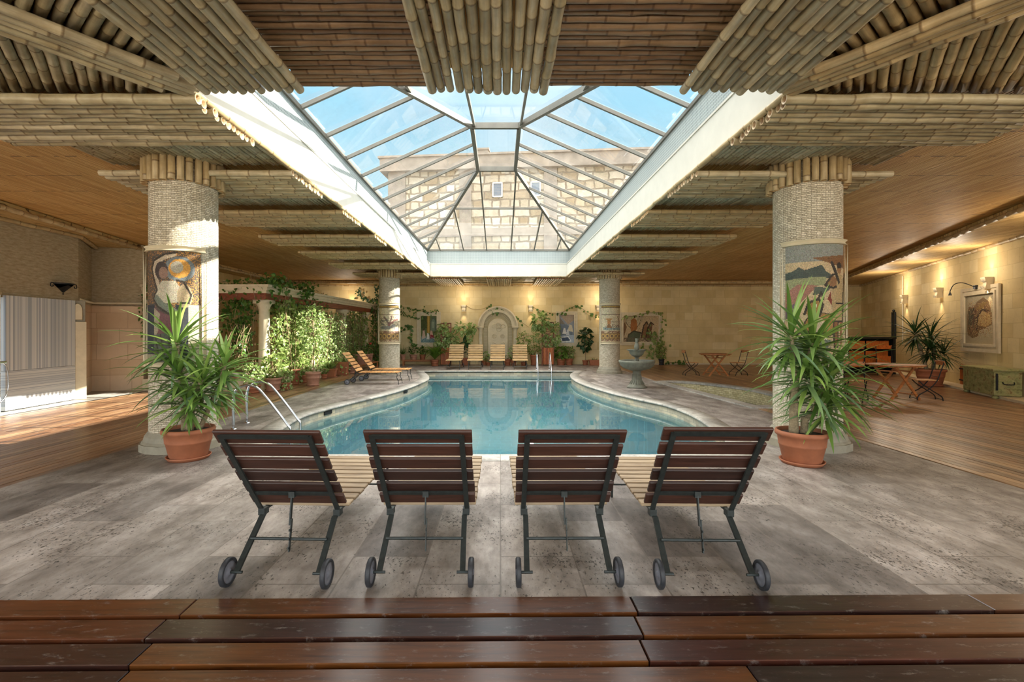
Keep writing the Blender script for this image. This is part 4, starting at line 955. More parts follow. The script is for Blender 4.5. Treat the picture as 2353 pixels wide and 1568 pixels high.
# ------------------------------------------------------------------ loungers
def make_lounger(label, seatm, backm, grp, raise_=0.0, irn='iron', length=1.27):
    t = thing('sun_lounger', label, 'sun lounger', (0, 0, 0), 0, grp)
    W_ = .65; zs = .375; mb = MB(); n = 11; p = length/n
    for i in range(n): mb.box((random.uniform(-.004, .004), .02+p*(i+.5), zs+.012), (W_, p-.026, .022), bev=.004)
    mb.build('seat', M[seatm], t)
    el = math.atan2(.617+raise_, .48); d = Vector((0, -math.cos(el), math.sin(el))); nrm = Vector((0, math.sin(el), math.cos(el)))
    mb = MB(); o = Vector((0, 0, zs+.0)); bl = .79
    for i in range(6):
        c = o+d*(.10+i*.128)+nrm*.012; h = .098 if i < 5 else .106
        mb.box(c+Vector((random.uniform(-.004, .004), 0, 0)), (W_, h, .022), M=Matrix((Vector((1, 0, 0)), d*-1, nrm)).transposed().to_4x4(), bev=.004)
    mb.build('backrest', M[backm], t)
    mb = MB()
    for s in (-1, 1):
        mb.bar(o+Vector((s*.268, 0, -.02))-nrm*.012, o+Vector((s*.268, 0, 0))+d*.775-nrm*.012, .032, .012, nrm)
    mb.bar(o+Vector((-.268, 0, 0))+d*.765-nrm*.012, o+Vector((.268, 0, 0))+d*.765-nrm*.012, .03, .012, nrm)
    mb.bar(o+Vector((-.268, 0, 0))+d*.19-nrm*.014, o+Vector((.268, 0, 0))+d*.19-nrm*.014, .026, .014, nrm)
    mb.build('back_frame', M[irn], t)
    mb = MB()
    for s in (-1, 1): mb.bar((s*.262, -.02, zs-.012), (s*.262, length-.06, zs-.012), .03, .016)
    for s in (-1, 1): mb.box((s*.262, -.01, zs-.02), (.045, .06, .045))
    mb.bar((-.262, .3, zs-.014), (.262, .3, zs-.014), .02, .012); mb.bar((-.262, length*.8, zs-.014), (.262, length*.8, zs-.014), .02, .012)
    mb.build('seat_frame', M[irn], t)
    for s in (-1, 1):
        mb = MB(); mb.bar((s*.258, .02, zs-.02), (s*.252, -.05, zs-.05), .034, .014); mb.bar((s*.252, -.045, zs-.045), (s*.262, -.33, .088), .034, .02, (0, 1, 0)); mb.tube([(s*.225, -.33, .088), (s*.325, -.33, .088)], .009, 8)
        mb.build('leg', M[irn], t)
        mb = MB(); mb.tube(smooth3([(s*.262, length-.14, zs-.012), (s*.262, length-.05, zs-.02), (s*.262, length-.03, zs-.07), (s*.262, length-.045, zs-.15), (s*.262, length+.0, .12), (s*.262, length+.02, .0)], 3), .011, 6); mb.build('leg', M[irn], t, True)
        mb = MB(); mb.M = Matrix.Translation((s*.315, -.33, .088))@Matrix.Rotation(PI/2, 4, 'Y')
        mb.lathe([(.066, -.012), (.08, -.016), (.0875, -.010), (.0875, .010), (.08, .016), (.066, .012)], n=28); wh = mb.build('wheel', M['rubber'], t, True)
        mb = MB(); mb.M = Matrix.Translation((s*.315, -.33, .088))@Matrix.Rotation(PI/2, 4, 'Y')
        mb.lathe([(0, -.016), (.016, -.016), (.02, -.008), (.05, -.006), (.068, -.011), (.068, .011), (.05, .006), (.02, .008), (.016, .016), (0, .016)], n=24); mb.build('hub', M['hub'], wh, True)
    mb = MB(); mb.tube([(-.255, -.18, .235), (.255, -.18, .235)], .010, 8); mb.build('rear_stretcher', M[irn], t)
    mb = MB(); mb.tube([(-.262, length-.0, .13), (.262, length-.0, .13)], .008, 6); mb.build('front_stretcher', M[irn], t)
    mb = MB(); a = o+d*.19-nrm*.02; mb.bar(a, (0, -.165, .32), .008, .026, (0, 1, 0)); mb.bar((0.01, -.16, .36), (0.01, -.20, .16), .006, .022, (0, 1, 0))
    for k in range(3): mb.bar((0.01, -.172-k*.008, .285-k*.055), (0.01, -.20-k*.008, .30-k*.055), .006, .014, (0, 0, 1))
    mb.bar((-.02, a.y, a.z), (.02, a.y, a.z), .03, .04); mb.build('prop_bar', M[irn], t)
    return t
gn = 'four loungers by the near edge of the pool'
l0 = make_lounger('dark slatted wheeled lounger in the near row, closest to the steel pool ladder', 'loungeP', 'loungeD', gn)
l0.location = (-1.385, 3.30, 0); l0.rotation_euler = (0, 0, -.035)
dup(l0, 'dark slatted wheeled lounger, second in the near row from the ladder', (-.50, 3.31, 0), 0)
dup(l0, 'dark slatted wheeled lounger, third in the near row from the ladder', (.425, 3.31, 0), .008)
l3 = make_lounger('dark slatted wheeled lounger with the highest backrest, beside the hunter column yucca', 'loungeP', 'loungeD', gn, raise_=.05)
l3.location = (1.31, 3.28, 0); l3.rotation_euler = (0, 0, -.02)
lf = make_lounger('pale slatted lounger at the far wall beside the lattice planter under the courtyard picture', 'loungeF', 'loungeF', 'four pale loungers in front of the arched niche', length=1.2)
far = [(1041.5, 850, 0), (1089, 850, .03), (1143, 850.5, -.01), (1197.5, 850, -.03)]
fl = ['pale slatted lounger at the far wall, nearest the lattice planter under the courtyard picture', 'pale slatted lounger at the far wall beside the tall drooping plant', 'pale slatted lounger at the far wall directly in front of the arched niche', 'pale slatted lounger at the far wall nearest the second steel ladder']
for i, (px, py, a) in enumerate(far):
    g = G(px, py); o = lf if i == 0 else dup(lf); o['label'] = fl[i]; o.location = (g.x, g.y+1.2, 0); o.rotation_euler = (0, 0, PI+a)
ls = make_lounger('orange slatted lounger standing sideways, the nearer of the pair by the potted plants', 'loungeW', 'loungeW', 'two sideways loungers beside the potted plants')
ls.location = (-4.28, 14.5, 0); ls.rotation_euler = (0, 0, -PI/2); ls.scale = (.95,)*3
dup(ls, 'orange slatted lounger standing sideways, the farther of the pair, beside the far column', (-4.18, 15.6, 0), -PI/2+.02)

# ------------------------------------------------------------------ ladders
def ladder(label, loc, rz, name='pool_ladder'):
    t = thing(name, label, 'pool ladder', loc, rz, 'stainless pool ladders')
    for s in (-1, 1):
        mb = MB(); mb.tube(smooth3([(s*.27, -.62, 0), (s*.27, -.62, .55), (s*.27, -.50, .70), (s*.27, -.30, .70), (s*.27, -.12, .52), (s*.27, .22, .05), (s*.27, .27, -.1), (s*.27, .27, -1.0)], 5), .021, 10); mb.build('rail', M['steel'], t, True)
        mb = MB(); mb.lathe([(.0, .02), (.045, .018), (.05, .0)], (s*.27, -.62, 0), 16); mb.build('foot_plate', M['steel'], t, True)
    for k in range(3): mb = MB(); mb.box((0, .27, -.35-.25*k), (.5, .08, .03)); mb.build('tread', M['steel'], t)
    return t
ladder('curved stainless steel pool ladder beside the potted yucca and mosaic woman column', (-3.78, 8.1, 0), -PI/2+.12)
ladder('curved stainless steel pool ladder at the far edge in front of the loungers', (1.78, 19.3, 0), PI)

# ------------------------------------------------------------------ fountain
ft = thing('stone_fountain', 'green-grey two-tier stone fountain with a wide basin beside the round tub', 'fountain', (3.88, 13.5, 0))
mb = MB(); mb.lathe([(0, 0), (.27, 0), (.28, .035), (.24, .06), (.20, .10), (.14, .2), (.115, .34), (.11, .40), (.13, .42), (.11, .44), (.12, .48), (.18, .50)], n=24)
for k in range(16):
    a = 2*PI*k/16; mb.tube([(.2*math.cos(a), .2*math.sin(a), .11), (.13*math.cos(a), .13*math.sin(a), .22), (.115*math.cos(a), .115*math.sin(a), .38)], [.016, .012, .010], 5)
mb.build('pedestal', M['fount'], ft, True)
mb = MB(); mb.lathe([(.1, .47), (.2, .50), (.38, .56), (.47, .64), (.48, .70), (.50, .72), (.505, .76), (.49, .78), (.46, .775), (.45, .72), (.3, .68), (0, .67)], n=40); mb.build('lower_basin', M['fount'], ft, True)
mb = MB(); mb.lathe([(0, .74), (.455, .74)], n=32); mb.build('basin_water', M['waterT'], ft)
mb = MB(); mb.lathe([(.075, .66), (.06, .72), (.055, .86), (.09, .88)], n=16); mb.build('stem', M['fount'], ft, True)
mb = MB(); pf = [(.06, .87), (.13, .90), (.19, .97), (.205, 1.03)]
n = 36; vs = []
for r_, z in pf+[(.25, 1.07), (.26, 1.085), (.2, 1.075), (0, 1.05)]:
    for j in range(n): sc_ = 1+(.05 if z < 1.05 else .10)*math.cos(9*2*PI*j/n); vs.append((r_*sc_*math.cos(2*PI*j/n), r_*sc_*math.sin(2*PI*j/n), z))
mb.add(vs, [(i*n+j, i*n+(j+1) % n, (i+1)*n+(j+1) % n, (i+1)*n+j) for i in range(7) for j in range(n)]); mb.build('upper_basin', M['fount'], ft, True)
mb = MB(); mb.lathe([(.03, 1.05), (.06, 1.08), (.075, 1.14), (.07, 1.2), (.045, 1.25), (.04, 1.29), (.05, 1.30), (.035, 1.32), (.045, 1.37), (.05, 1.40), (.03, 1.39), (0, 1.36)], n=18); mb.build('urn_finial', M['fount'], ft, True)

# ------------------------------------------------------------------ tables and folding chairs
def make_chair():
    t = thing('folding_chair', 'x', 'chair', (0, 0, 0), 0, 'folding slatted garden chairs')
    for s in (-1, 1):
        mb = MB(); mb.tube(smooth3([(s*.19, -.27, .92), (s*.19, -.21, .72), (s*.19, -.13, .46), (s*.19, .02, .26), (s*.19, .20, .12), (s*.19, .24, 0)], 4), .012, 6); mb.build('leg', M['ironB'], t, True)
        mb = MB(); mb.tube(smooth3([(s*.17, .20, .45), (s*.17, .12, .36), (s*.17, -.06, .22), (s*.17, -.22, .10), (s*.17, -.25, 0)], 4), .012, 6); mb.build('leg', M['ironB'], t, True)
    for x_, y_, z_ in ((.19, .235, .03), (.17, -.245, .03), (.19, -.16, .55)): mb = MB(); mb.tube([(-x_, y_, z_), (x_, y_, z_)], .007, 6); mb.build('stretcher', M['ironB'], t)
    mb = MB()
    for i in range(6): mb.box((-.155+i*.062, .03, .465), (.052, .40, .016), bev=.003)
    mb.build('seat', M['loungeW'], t)
    mb = MB(); mb.M = Matrix.Translation((0, -.268, .87))@Matrix.Rotation(-.25, 4, 'X'); mb.box((0, 0, 0), (.42, .02, .105), bev=.004); b = mb.build('backrest', M['table'], t)
    mb = MB(); mb.M = Matrix.Translation((0, -.268, .87))@Matrix.Rotation(-.25, 4, 'X')
    for x in (-.19, .19):
        for z in (-.03, .03): mb.sphere((x, -.012, z), .006, 6, 4)
    mb.build('screws', M['ironB'], b)
    return t
ch = make_chair()
def make_table():
    t = thing('folding_table', 'x', 'table', (0, 0, 0), 0, 'round folding wooden tables')
    mb = MB(); R = .56; n = 9; w_ = 2*R/n
    for i in range(n):
        x0 = -R+i*w_+.003; x1 = x0+w_-.006; k = 6; top = []; 
        xs = [x0+(x1-x0)*j/k for j in range(k+1)]
        pl = [(x, math.sqrt(max(.0004, R*R-x*x))) for x in xs]; pl = pl+[(x, -y) for x, y in pl[::-1]]
        mb.prism(pl[::-1], .795, .82)
    mb.build('tabletop', M['table'], t)
    for y_ in (.24, -.24): mb = MB(); mb.box((0, y_, .775), (.85, .05, .035)); mb.build('batten', M['table'], t)
    for y, s in ((-.27, 1), (.27, 1), (-.22, -1), (.22, -1)):
        mb = MB(); mb.bar((s*.36, y, 0), (-s*.28, y, .77), .03, .055, (0, 0, 1)); mb.build('leg', M['table'], t)
    for c_, w2 in (((.27, 0, .12), .54), ((-.27, 0, .12), .44), ((-.2, 0, .66), .54), ((.2, 0, .66), .44)): mb = MB(); mb.box(c_, (.05, w2, .03)); mb.build('stretcher', M['table'], t)
    return t
tb = make_table()
tb['label'] = 'round folding table with weathered top, close to the painted chest'; tb.location = (9.4, 11.3, 0); tb.rotation_euler = (0, 0, .15)
dup(tb, 'round folding table with orange top in front of the bare back wall', (7.78, 17.2, 0), .1, .97)
ch['label'] = 'folding chair seen from behind between the column yucca and the weathered table'; ch.location = (8.2, 10.95, 0); ch.rotation_euler = (0, 0, -PI/2+.75)
dup(ch, 'folding chair at the weathered table on the side of the painted chest', (10.0, 11.15, 0), PI/2-.35)
dup(ch, 'folding chair at the back-wall table, on the side of the fountain', (6.95, 17.3, 0), -PI/2-.1)
dup(ch, 'folding chair at the back-wall table, on the side away from the fountain', (8.65, 17.25, 0), PI/2+.15)
dup(ch, 'folding chair half hidden behind the big yucca at the dark stacking rack', (9.9, 14.0, 0), -.3)
# dark rack with folded chairs
rk = thing('storage_rack', 'dark wooden rack holding folded chairs and tables against the far side wall', 'rack', (13.0, 17.7, 0), -.02)
mb = MB(); mb.box((0, 0, 1.36), (2.9, .75, .07)); mb.build('top', M['ironB'], rk)
for x in (-1.4, 1.4):
    mb = MB(); mb.box((x, .0, .68), (.09, .7, 1.3)); mb.build('side', M['ironB'], rk)
mb = MB(); mb.box((0, .32, .7), (2.8, .05, 1.25)); mb.build('back', M['ironB'], rk)
mb = MB(); mb.box((0, -.0, .38), (2.8, .6, .05)); mb.box((0, 0, .1), (2.8, .6, .05)); mb.build('shelf', M['ironB'], rk)
for i, z in enumerate((1.12, .78, .52)):
    for k in range(3):
        mb = MB(); mb.box((-.9+k*.88, -.26+.03*i, z), (.82, .03, .2 if i else .27), bev=.005)
        tag(mb.build('folded_table', M['teakO'], loc=rk.location), 'folded orange table in the dark rack, %s level, %s of three along it' % (('top', 'middle', 'bottom')[i], ('first', 'second', 'third')[k]), 'folded table', 'folded tables in the dark rack')
for k in range(2):
    mb = MB(); mb.box((-.05+k*1.0, -.42, 1.02), (.62, .02, .13), bev=.004)
    t = thing('folded_chair', ('folded chair with a pale backrest leaning on the dark rack' if k == 0 else 'folded chair with an orange backrest leaning on the dark rack end'), 'folded chair', rk.location, 0, 'folded chairs at the rack')
    mb.build('backrest', M['table' if k == 0 else 'teakO'], t)
    for s in (-1, 1): mb = MB(); mb.tube([(-.05+k*1.0+s*.29, -.43, 1.06), (-.05+k*1.0+s*.27, -.5, .0)], .013, 6); mb.build('leg', M['ironB'], t)
    mb = MB(); mb.box((-.05+k*1.0, -.44, .5), (.5, .02, .4)); mb.build('seat', M['teakO'], t)
# ------------------------------------------------------------------ pots and plants
def pot(t, r, h, mat='terra', saucer=True, sq=None, z0=0.0):
    mb = MB(); z = .03 if saucer else 0
    if sq:   # trough: sq = depth/width
        a, b = r, r*sq
        def ring(k, zz): return [(-a*k, -b*k, zz), (a*k, -b*k, zz), (a*k, b*k, zz), (-a*k, b*k, zz)]
        R = [ring(.85, z), ring(.97, h*.82), ring(1.05, h*.82), ring(1.06, h), ring(.95, h), ring(.93, h-.04)]
        vs = [p for q in R for p in q]; mb.add(vs, [(0, 3, 2, 1)]+[(i*4+j, i*4+(j+1) % 4, (i+1)*4+(j+1) % 4, (i+1)*4+j) for i in range(5) for j in range(4)]); mb.build('pot', M[mat], t)
        mb = MB(); mb.box((0, 0, h-.045), (a*1.86, b*1.86, .02)); mb.build('soil', M['soil'], t)
    else:
        mb.lathe([(0, z), (r*.70, z), (r*.72, z+.01), (r*.86, h*.55), (r*.885, h*.56), (r*.885, h*.6), (r*.92, h*.84), (r*1.0, h*.86), (r*1.03, h*.93), (r*1.0, h), (r*.92, h), (r*.9, h-.05)], n=28); mb.build('pot', M[mat], t, True)
        mb = MB(); mb.lathe([(r*.9, h-.045), (r*.4, h-.035), (0, h-.03)], n=20); mb.build('soil', M['soil'], t)
    if saucer:
        mb = MB()
        if sq: mb.box((0, 0, .012), (r*2.0, r*sq*2.0, .024), bev=.004)
        else: mb.lathe([(0, 0), (r*.76, 0), (r*.84, .03), (r*.86, .045), (r*.82, .045), (r*.76, .02), (0, .02)], n=28)
        mb.build('saucer', M[mat], t, not sq)
def yucca(label, loc, r, h, crowns, stems, mat='yucca', leafL=.66, leafW=.064, seed=3, cat='potted plant', nleaf=46, grp=None, saucer=True):
    t = thing('potted_yucca', label, cat, loc, 0, grp); pot(t, r, h, saucer=saucer); g = random.Random(seed)
    for (pts, rr) in stems:
        P = smooth3(pts, 4); mb = MB(); k = len(P); mb.tube(P, [rr*(1.15-.3*i/k)*(1+.10*(i % 2)) for i in range(k)], 9)
        mb.build('trunk', M['trunk'], t, True)
    for (c, n, L, lean) in crowns:
        mb = MB(); c = Vector(c)
        for i in range(n):
            f = i/n; az = i*2.39996+g.uniform(-.3, .3); el = 1.36-2.1*f**.62+g.uniform(-.22, .22); l = L*1.12*(.72+.38*math.sin(PI*min(1, f+.18)))*g.uniform(.75, 1.15)
            b = c+Vector((lean[0]*.0, 0, -.26*f))+Vector((math.cos(az), math.sin(az), 0))*.018
            dr = (.45+1.4*f*g.uniform(.5, 1.3)) if el > 0 else g.uniform(.3, .9)
            strap(mb, b, az, el, l, leafW*g.uniform(.8, 1.15), dr, 7, .22)
        mb.build('leaf_crown', M[mat], t, True)
    return t
o_ = Vector((-3.93, 5.98, 0))
yucca('large potted yucca with drooping strap leaves in front of the mosaic woman column', o_, .29, .39,
      [((-.16, .0, 1.50), 56, .62, (0, 0)), ((-.05, -.12, 1.12), 40, .58, (0, 0)), ((.20, -.05, 1.02), 52, .60, (0, 0)), ((.40, .10, 1.22), 40, .52, (0, 0)), ((.10, -.16, .82), 34, .48, (0, 0)), ((.30, .15, .95), 26, .5, (0, 0))],
      [([(-.05, 0, .3), (-.07, .02, .7), (-.12, .02, 1.1), (-.16, 0, 1.48)], .034), ([(.02, 0, .33), (.06, -.03, .6), (.14, -.05, .85), (.2, -.05, 1.0)], .030), ([(.10, .04, .33), (.2, .08, .6), (.33, .1, .95), (.4, .1, 1.18)], .026), ([(.02, -.05, .35), (.07, -.12, .6), (.1, -.16, .78)], .022)], seed=3)
o_ = Vector((3.66, 5.76, 0))
yucca('large potted yucca with drooping strap leaves in front of the hunter mosaic column', o_, .285, .40,
      [((-.13, .0, 1.58), 52, .66, (0, 0)), ((.13, .0, 1.48), 60, .70, (0, 0)), ((.0, -.1, 1.15), 40, .62, (0, 0)), ((.30, .0, 1.08), 56, .74, (0, 0)), ((.22, -.1, .78), 44, .52, (0, 0)), ((.42, .1, .98), 26, .7, (0, 0))],
      [([(-.10, 0, .33), (-.10, 0, .8), (-.07, 0, .97)], .045), ([(-.07, .0, .95), (-.10, 0, 1.2), (-.13, 0, 1.56)], .025), ([(-.06, .0, .95), (.05, 0, 1.2), (.13, 0, 1.46)], .025), ([(.03, 0, .33), (.03, 0, .56)], .04), ([(.05, 0, .52), (.12, -.03, .65), (.2, -.05, .85), (.30, 0, 1.05)], .022), ([(.10, -.02, .6), (.18, -.08, .68), (.22, -.1, .76)], .02)], seed=11)
yucca('dark spiky yucca in a terracotta pot against the wall of the mosaic face', (12.6, 13.9, 0), .36, .5, [((-.45, .0, 1.6), 60, .72, (0, 0)), ((.1, .1, 1.5), 60, .72, (0, 0)), ((-.2, -.2, 1.15), 50, .65, (0, 0)), ((.3, -.1, 1.0), 40, .55, (0, 0))],
      [([(-.1, 0, .45), (-.3, 0, 1.1), (-.45, 0, 1.57)], .04), ([(.08, 0, .45), (.15, .05, 1.0), (.1, .1, 1.48)], .04)], mat='leafD', seed=5, leafW=.055)
def bush(label, loc, r, h, H, kind, mat, n=160, lf=.07, seed=1, potm='terra', name='potted_plant', sq=None, grp=None, saucer=True, wide=1.25, z0=0, trail=0, potlift=0):
    t = thing(name, label, 'potted plant', (loc[0], loc[1], z0), 0, grp); pot(t, r, h, potm, saucer, sq); g = random.Random(seed); L = Leaves()
    if kind == 'round': 
        L.blob((0, 0, h+(H-h)*.5), (r*wide, r*wide, (H-h)*.55), n, lf)
        mb = MB()
        for i in range(9): a = i*.7; mb.tube([(0, 0, h-.03), (r*.5*math.cos(a), r*.5*math.sin(a), h+(H-h)*.4), (r*wide*.8*math.cos(a), r*wide*.8*math.sin(a), h+(H-h)*.7)], .006, 4)
        mb.build('stems', M['stem'], t)
    elif kind == 'strap':
        mb = MB()
        for i in range(n): strap(mb, (g.uniform(-r*.5, r*.5)*(1), g.uniform(-.3, .3)*r, h-.03), i*2.4, g.uniform(.5, 1.4), (H-h)*g.uniform(.8, 1.4), lf, g.uniform(.6, 1.8), 6)
        mb.build('leaves', M[mat], t, True); return t
    elif kind == 'tree':
        mb = MB(); top = Vector((g.uniform(-.05, .05), 0, H)); mb.tube(smooth3([(0, 0, h-.03), (.02, .02, (h+H)*.4), top*.92], 4), [.016]*8+[.010], 6)
        for i in range(10): a = i*2.4; z = h+(H-h)*(.35+.06*i); mb.tube([(0, 0, z), (r*wide*.8*math.cos(a), r*wide*.8*math.sin(a), z+.14)], .006, 4)
        mb.build('stems', M['stem'], t); L.blob((0, 0, h+(H-h)*.66), (r*wide, r*wide, (H-h)*.38), n, lf, down=.5)
    elif kind == 'tall':
        mb = MB(); mb.tube(smooth3([(0, 0, h-.03), (.03, 0, (h+H)*.5), (.10, 0, H)], 4), .012, 6); mb.build('stems', M['stem'], t)
        for i in range(n): z = h+(H-h)*(.15+.85*i/n); a = i*2.4; L.add([(.05, 0, z)], [(math.cos(a), math.sin(a), -.1-1.0*(i/n > .6))], lf*3, .5)
    if trail:
        k = trail; a = rng.uniform(0, 6.28, k); z = rng.uniform(0, h, k); L.add(np.c_[np.cos(a)*r*1.08, np.sin(a)*r*1.08, z], np.c_[np.cos(a), np.sin(a), -np.ones(k)*.8], lf)
    if L.n: L.build('leaves', mat, t)
    return t
def at_ground(px, py): g = G(px, py); return g
gp_ = 'terracotta pots standing along the plant-covered colonnade'
# px, base py, pot width px, pot height px, plant height (m), kind, leaf, n, leaf size, label
L_ = [(627, 900, 40, 30, 1.05, 'round', 'leafY', 190, .11, 'wide terracotta pot with pale heart-shaped leaves, nearest the steel ladder', 0),
      (656, 897, 22, 17, .55, 'round', 'leafV', 200, .07, 'small terracotta pot half hidden under trailing ivy beside the wide ladder-side pot', 80),
      (677, 885, 25, 36, 1.15, 'round', 'leafY', 260, .09, 'tall narrow terracotta pot with a bushy light green plant', 40),
      (719, 888, 35, 31, 2.35, 'tree', 'leafV', 420, .10, 'banded terracotta pot with a thin-trunked tree rising to the lintel', 0),
      (697, 881, 20, 18, .7, 'round', 'leafY', 120, .09, 'terracotta pot tucked between the tall narrow pot and the banded tree pot', 0),
      (745, 871, 15, 11, .4, 'round', 'ivy', 60, .06, 'smallest terracotta pot, standing right of the banded tree pot', 0),
      (808, 859, 18, 16, .8, 'round', 'ivy', 120, .08, 'terracotta pot on the floor behind the sideways loungers', 0),
      (582, 905, 34, 18, .75, 'round', 'leafV', 200, .09, 'low dark-rimmed terracotta pot behind the steel ladder rails', 0),
      (506, 893, 26, 20, .85, 'round', 'leafV', 200, .09, 'terracotta pot with pale variegated leaves seen between yucca leaves and column', 0)]
for i, (px, py, w_, h_, H, kind, mt, n, lf, lb, tr) in enumerate(L_):
    g = G(px, py); r = w_/2*g.y/F; y = g.y+r*.8; bush(lb, (g.x*(y/g.y), y), r, h_*y/F, H, kind, mt, n, lf, i, 'terraP' if i % 3 == 0 else 'terra', grp=gp_, trail=tr, wide=1.35 if kind == 'round' else 1.8)
g = G(752, 868); bush('rectangular terracotta trough with strap-leaved plant beside the banded tree pot', (g.x, g.y+.2), .24, .30, .75, 'strap', 'leafY', 60, .035, 3, 'terra', 'planted_trough', sq=.5)
g = G(783, 864); bush('tall square terracotta planter right behind the sideways lounger backs', (g.x, g.y+.2), .20, .50, .95, 'round', 'leafV', 160, .08, 4, 'terra', 'planted_trough', sq=.8, trail=60)
def bench(label, loc, L, rz, d=.36, h=.28):
    t = thing('plant_bench', label, 'bench', loc, rz, 'low wooden plant benches')
    mb = MB()
    for k in range(3): mb.box((0, (k-1)*d/3, h-.02), (L, d/3-.01, .035), bev=.004)
    mb.build('top', M['table'], t)
    for sx in (-1, 1):
        for sy in (-1, 1): mb = MB(); mb.box((sx*(L/2-.1), sy*(d/2-.04), h/2-.02), (.06, .05, h-.04)); mb.build('leg', M['table'], t)
    mb = MB(); mb.box((0, 0, h-.07), (L-.2, .05, .05)); mb.build('rail', M['table'], t); return t
bench('low wooden bench with potted plants along the colonnade, behind the sideways loungers', (-5.62, 19.9, 0), 2.4, PI/2-.03)
for y, r, lb in ((19.0, .27, 'largest clay pot on the bench behind the sideways loungers'), (19.85, .15, 'small pale clay pot on the colonnade bench, middle of its row'), (20.35, .15, 'small pale clay pot with a red flower on the colonnade bench')):
    t = bush(lb, (-5.62, y), r, .38 if r < .2 else .42, .75, 'round', 'ivy', 90, .08, int(y), 'terraP', saucer=False, z0=.28, grp='clay pots on the colonnade bench')
    if 'red' in lb: mb = MB(); mb.sphere((.05, -.05, .80), (.06, .06, .05), 8, 6); mb.build('flower', plain('red_petals', '#c0392b'), t)
g = G(957, 842); bench('low wooden bench with potted plants under the courtyard picture by the far wall', (-3.75, 22.2, 0), 1.75, 0)
for px, r, H, lb, mt, kind in ((926, .13, .75, 'grey clay pot with grassy leaves on the far-wall bench, beside the far column', 'ivy', 'strap'), (950, .19, .72, 'round terracotta pot with a pale rim on the far-wall bench', 'ivy', 'round'), (971, .15, .6, 'red clay pot with dark rim on the far-wall bench, next to the fern', 'ivy', 'round')):
    bush(lb, ((px-HX)*22.2/F, 22.2), r, .25, H, kind, mt, 110 if kind == 'round' else 50, .09 if kind == 'round' else .02, px, 'terraP' if px < 960 else 'terra', saucer=False, z0=.28, grp='pots on the far-wall bench')
# fern
t = thing('potted_fern', 'large arching light green fern beside the far-wall bench', 'potted plant', ((1000-HX)*22.0/F, 21.9, 0)); pot(t, .2, .3)
mb = MB()
for i in range(60): strap(mb, (0, 0, .3), i*2.4, random.uniform(.7, 1.4), random.uniform(.8, 1.25), .085, random.uniform(1.2, 2.4), 9, .2)
mb.build('fronds', M['fern'], t, True)
def lattice(label, px0, px1, Y, H, grp):
    x0 = (px0-HX)*Y/F; x1 = (px1-HX)*Y/F; w_ = x1-x0; t = thing('lattice_planter', label, 'planter', ((x0+x1)/2, Y, 0), 0, grp)
    mb = MB()
    for k in range(7): mb.box((-w_/2+w_*(k+.5)/7, 0, .45), (w_/7-.008, .38, .78), bev=.003)
    mb.build('planter_box', M['teakO'], t)
    for s in (-1, 1): mb = MB(); mb.box((s*(w_/2+.03), .12, H/2), (.05, .05, H)); mb.build('post', M['lintel'], t)
    mb = MB(); n = 5; hh = H-.9
    for k in range(n):
        z = .9+hh*k/n
        mb.bar((-w_/2, .12, z), (w_/2, .12, z+hh/n), .01, .035, (0, 0, 1)); mb.bar((w_/2, .14, z), (-w_/2, .14, z+hh/n), .01, .035, (0, 0, 1)); mb.bar((-w_/2, .13, z), (w_/2, .13, z), .015, .03, (0, 0, 1))
    mb.bar((-w_/2, .13, H-.02), (w_/2, .13, H-.02), .03, .04, (0, 0, 1)); mb.build('lattice', M['lintel'], t)
    return t, w_
t, w_ = lattice('orange wooden lattice planter beside the courtyard picture, thick with variegated climber', 1014, 1034, 22.3, 2.0, 'lattice planters at the far wall')
L = Leaves(); L.blob((-.12, -.05, 1.3), (.36, .22, .75), 420, .13, down=.8); L.blob((.3, -.08, 1.15), (.3, .2, .35), 160, .14); L.blob((.9, 0, 1.75), (.55, .15, .22), 90, .22); L.blob((1.15, 0, 1.45), (.15, .12, .4), 60, .13); L.build('climbing_leaves', 'leafV', t)
t, w_ = lattice('orange wooden lattice planter behind the far steel ladder, with large-leaved climber on top', 1248, 1271, 22.3, 2.05, 'lattice planters at the far wall')
L = Leaves(); L.blob((-.35, 0, 2.05), (.42, .2, .35), 110, .24, down=.6); L.blob((.0, -.05, 1.1), (.3, .2, .3), 110, .13); L.blob((-.45, 0, 1.45), (.35, .2, .4), 170, .11); L.blob((.35, 0, 1.5), (.2, .15, .6), 120, .15); L.build('climbing_leaves', 'leafV', t)
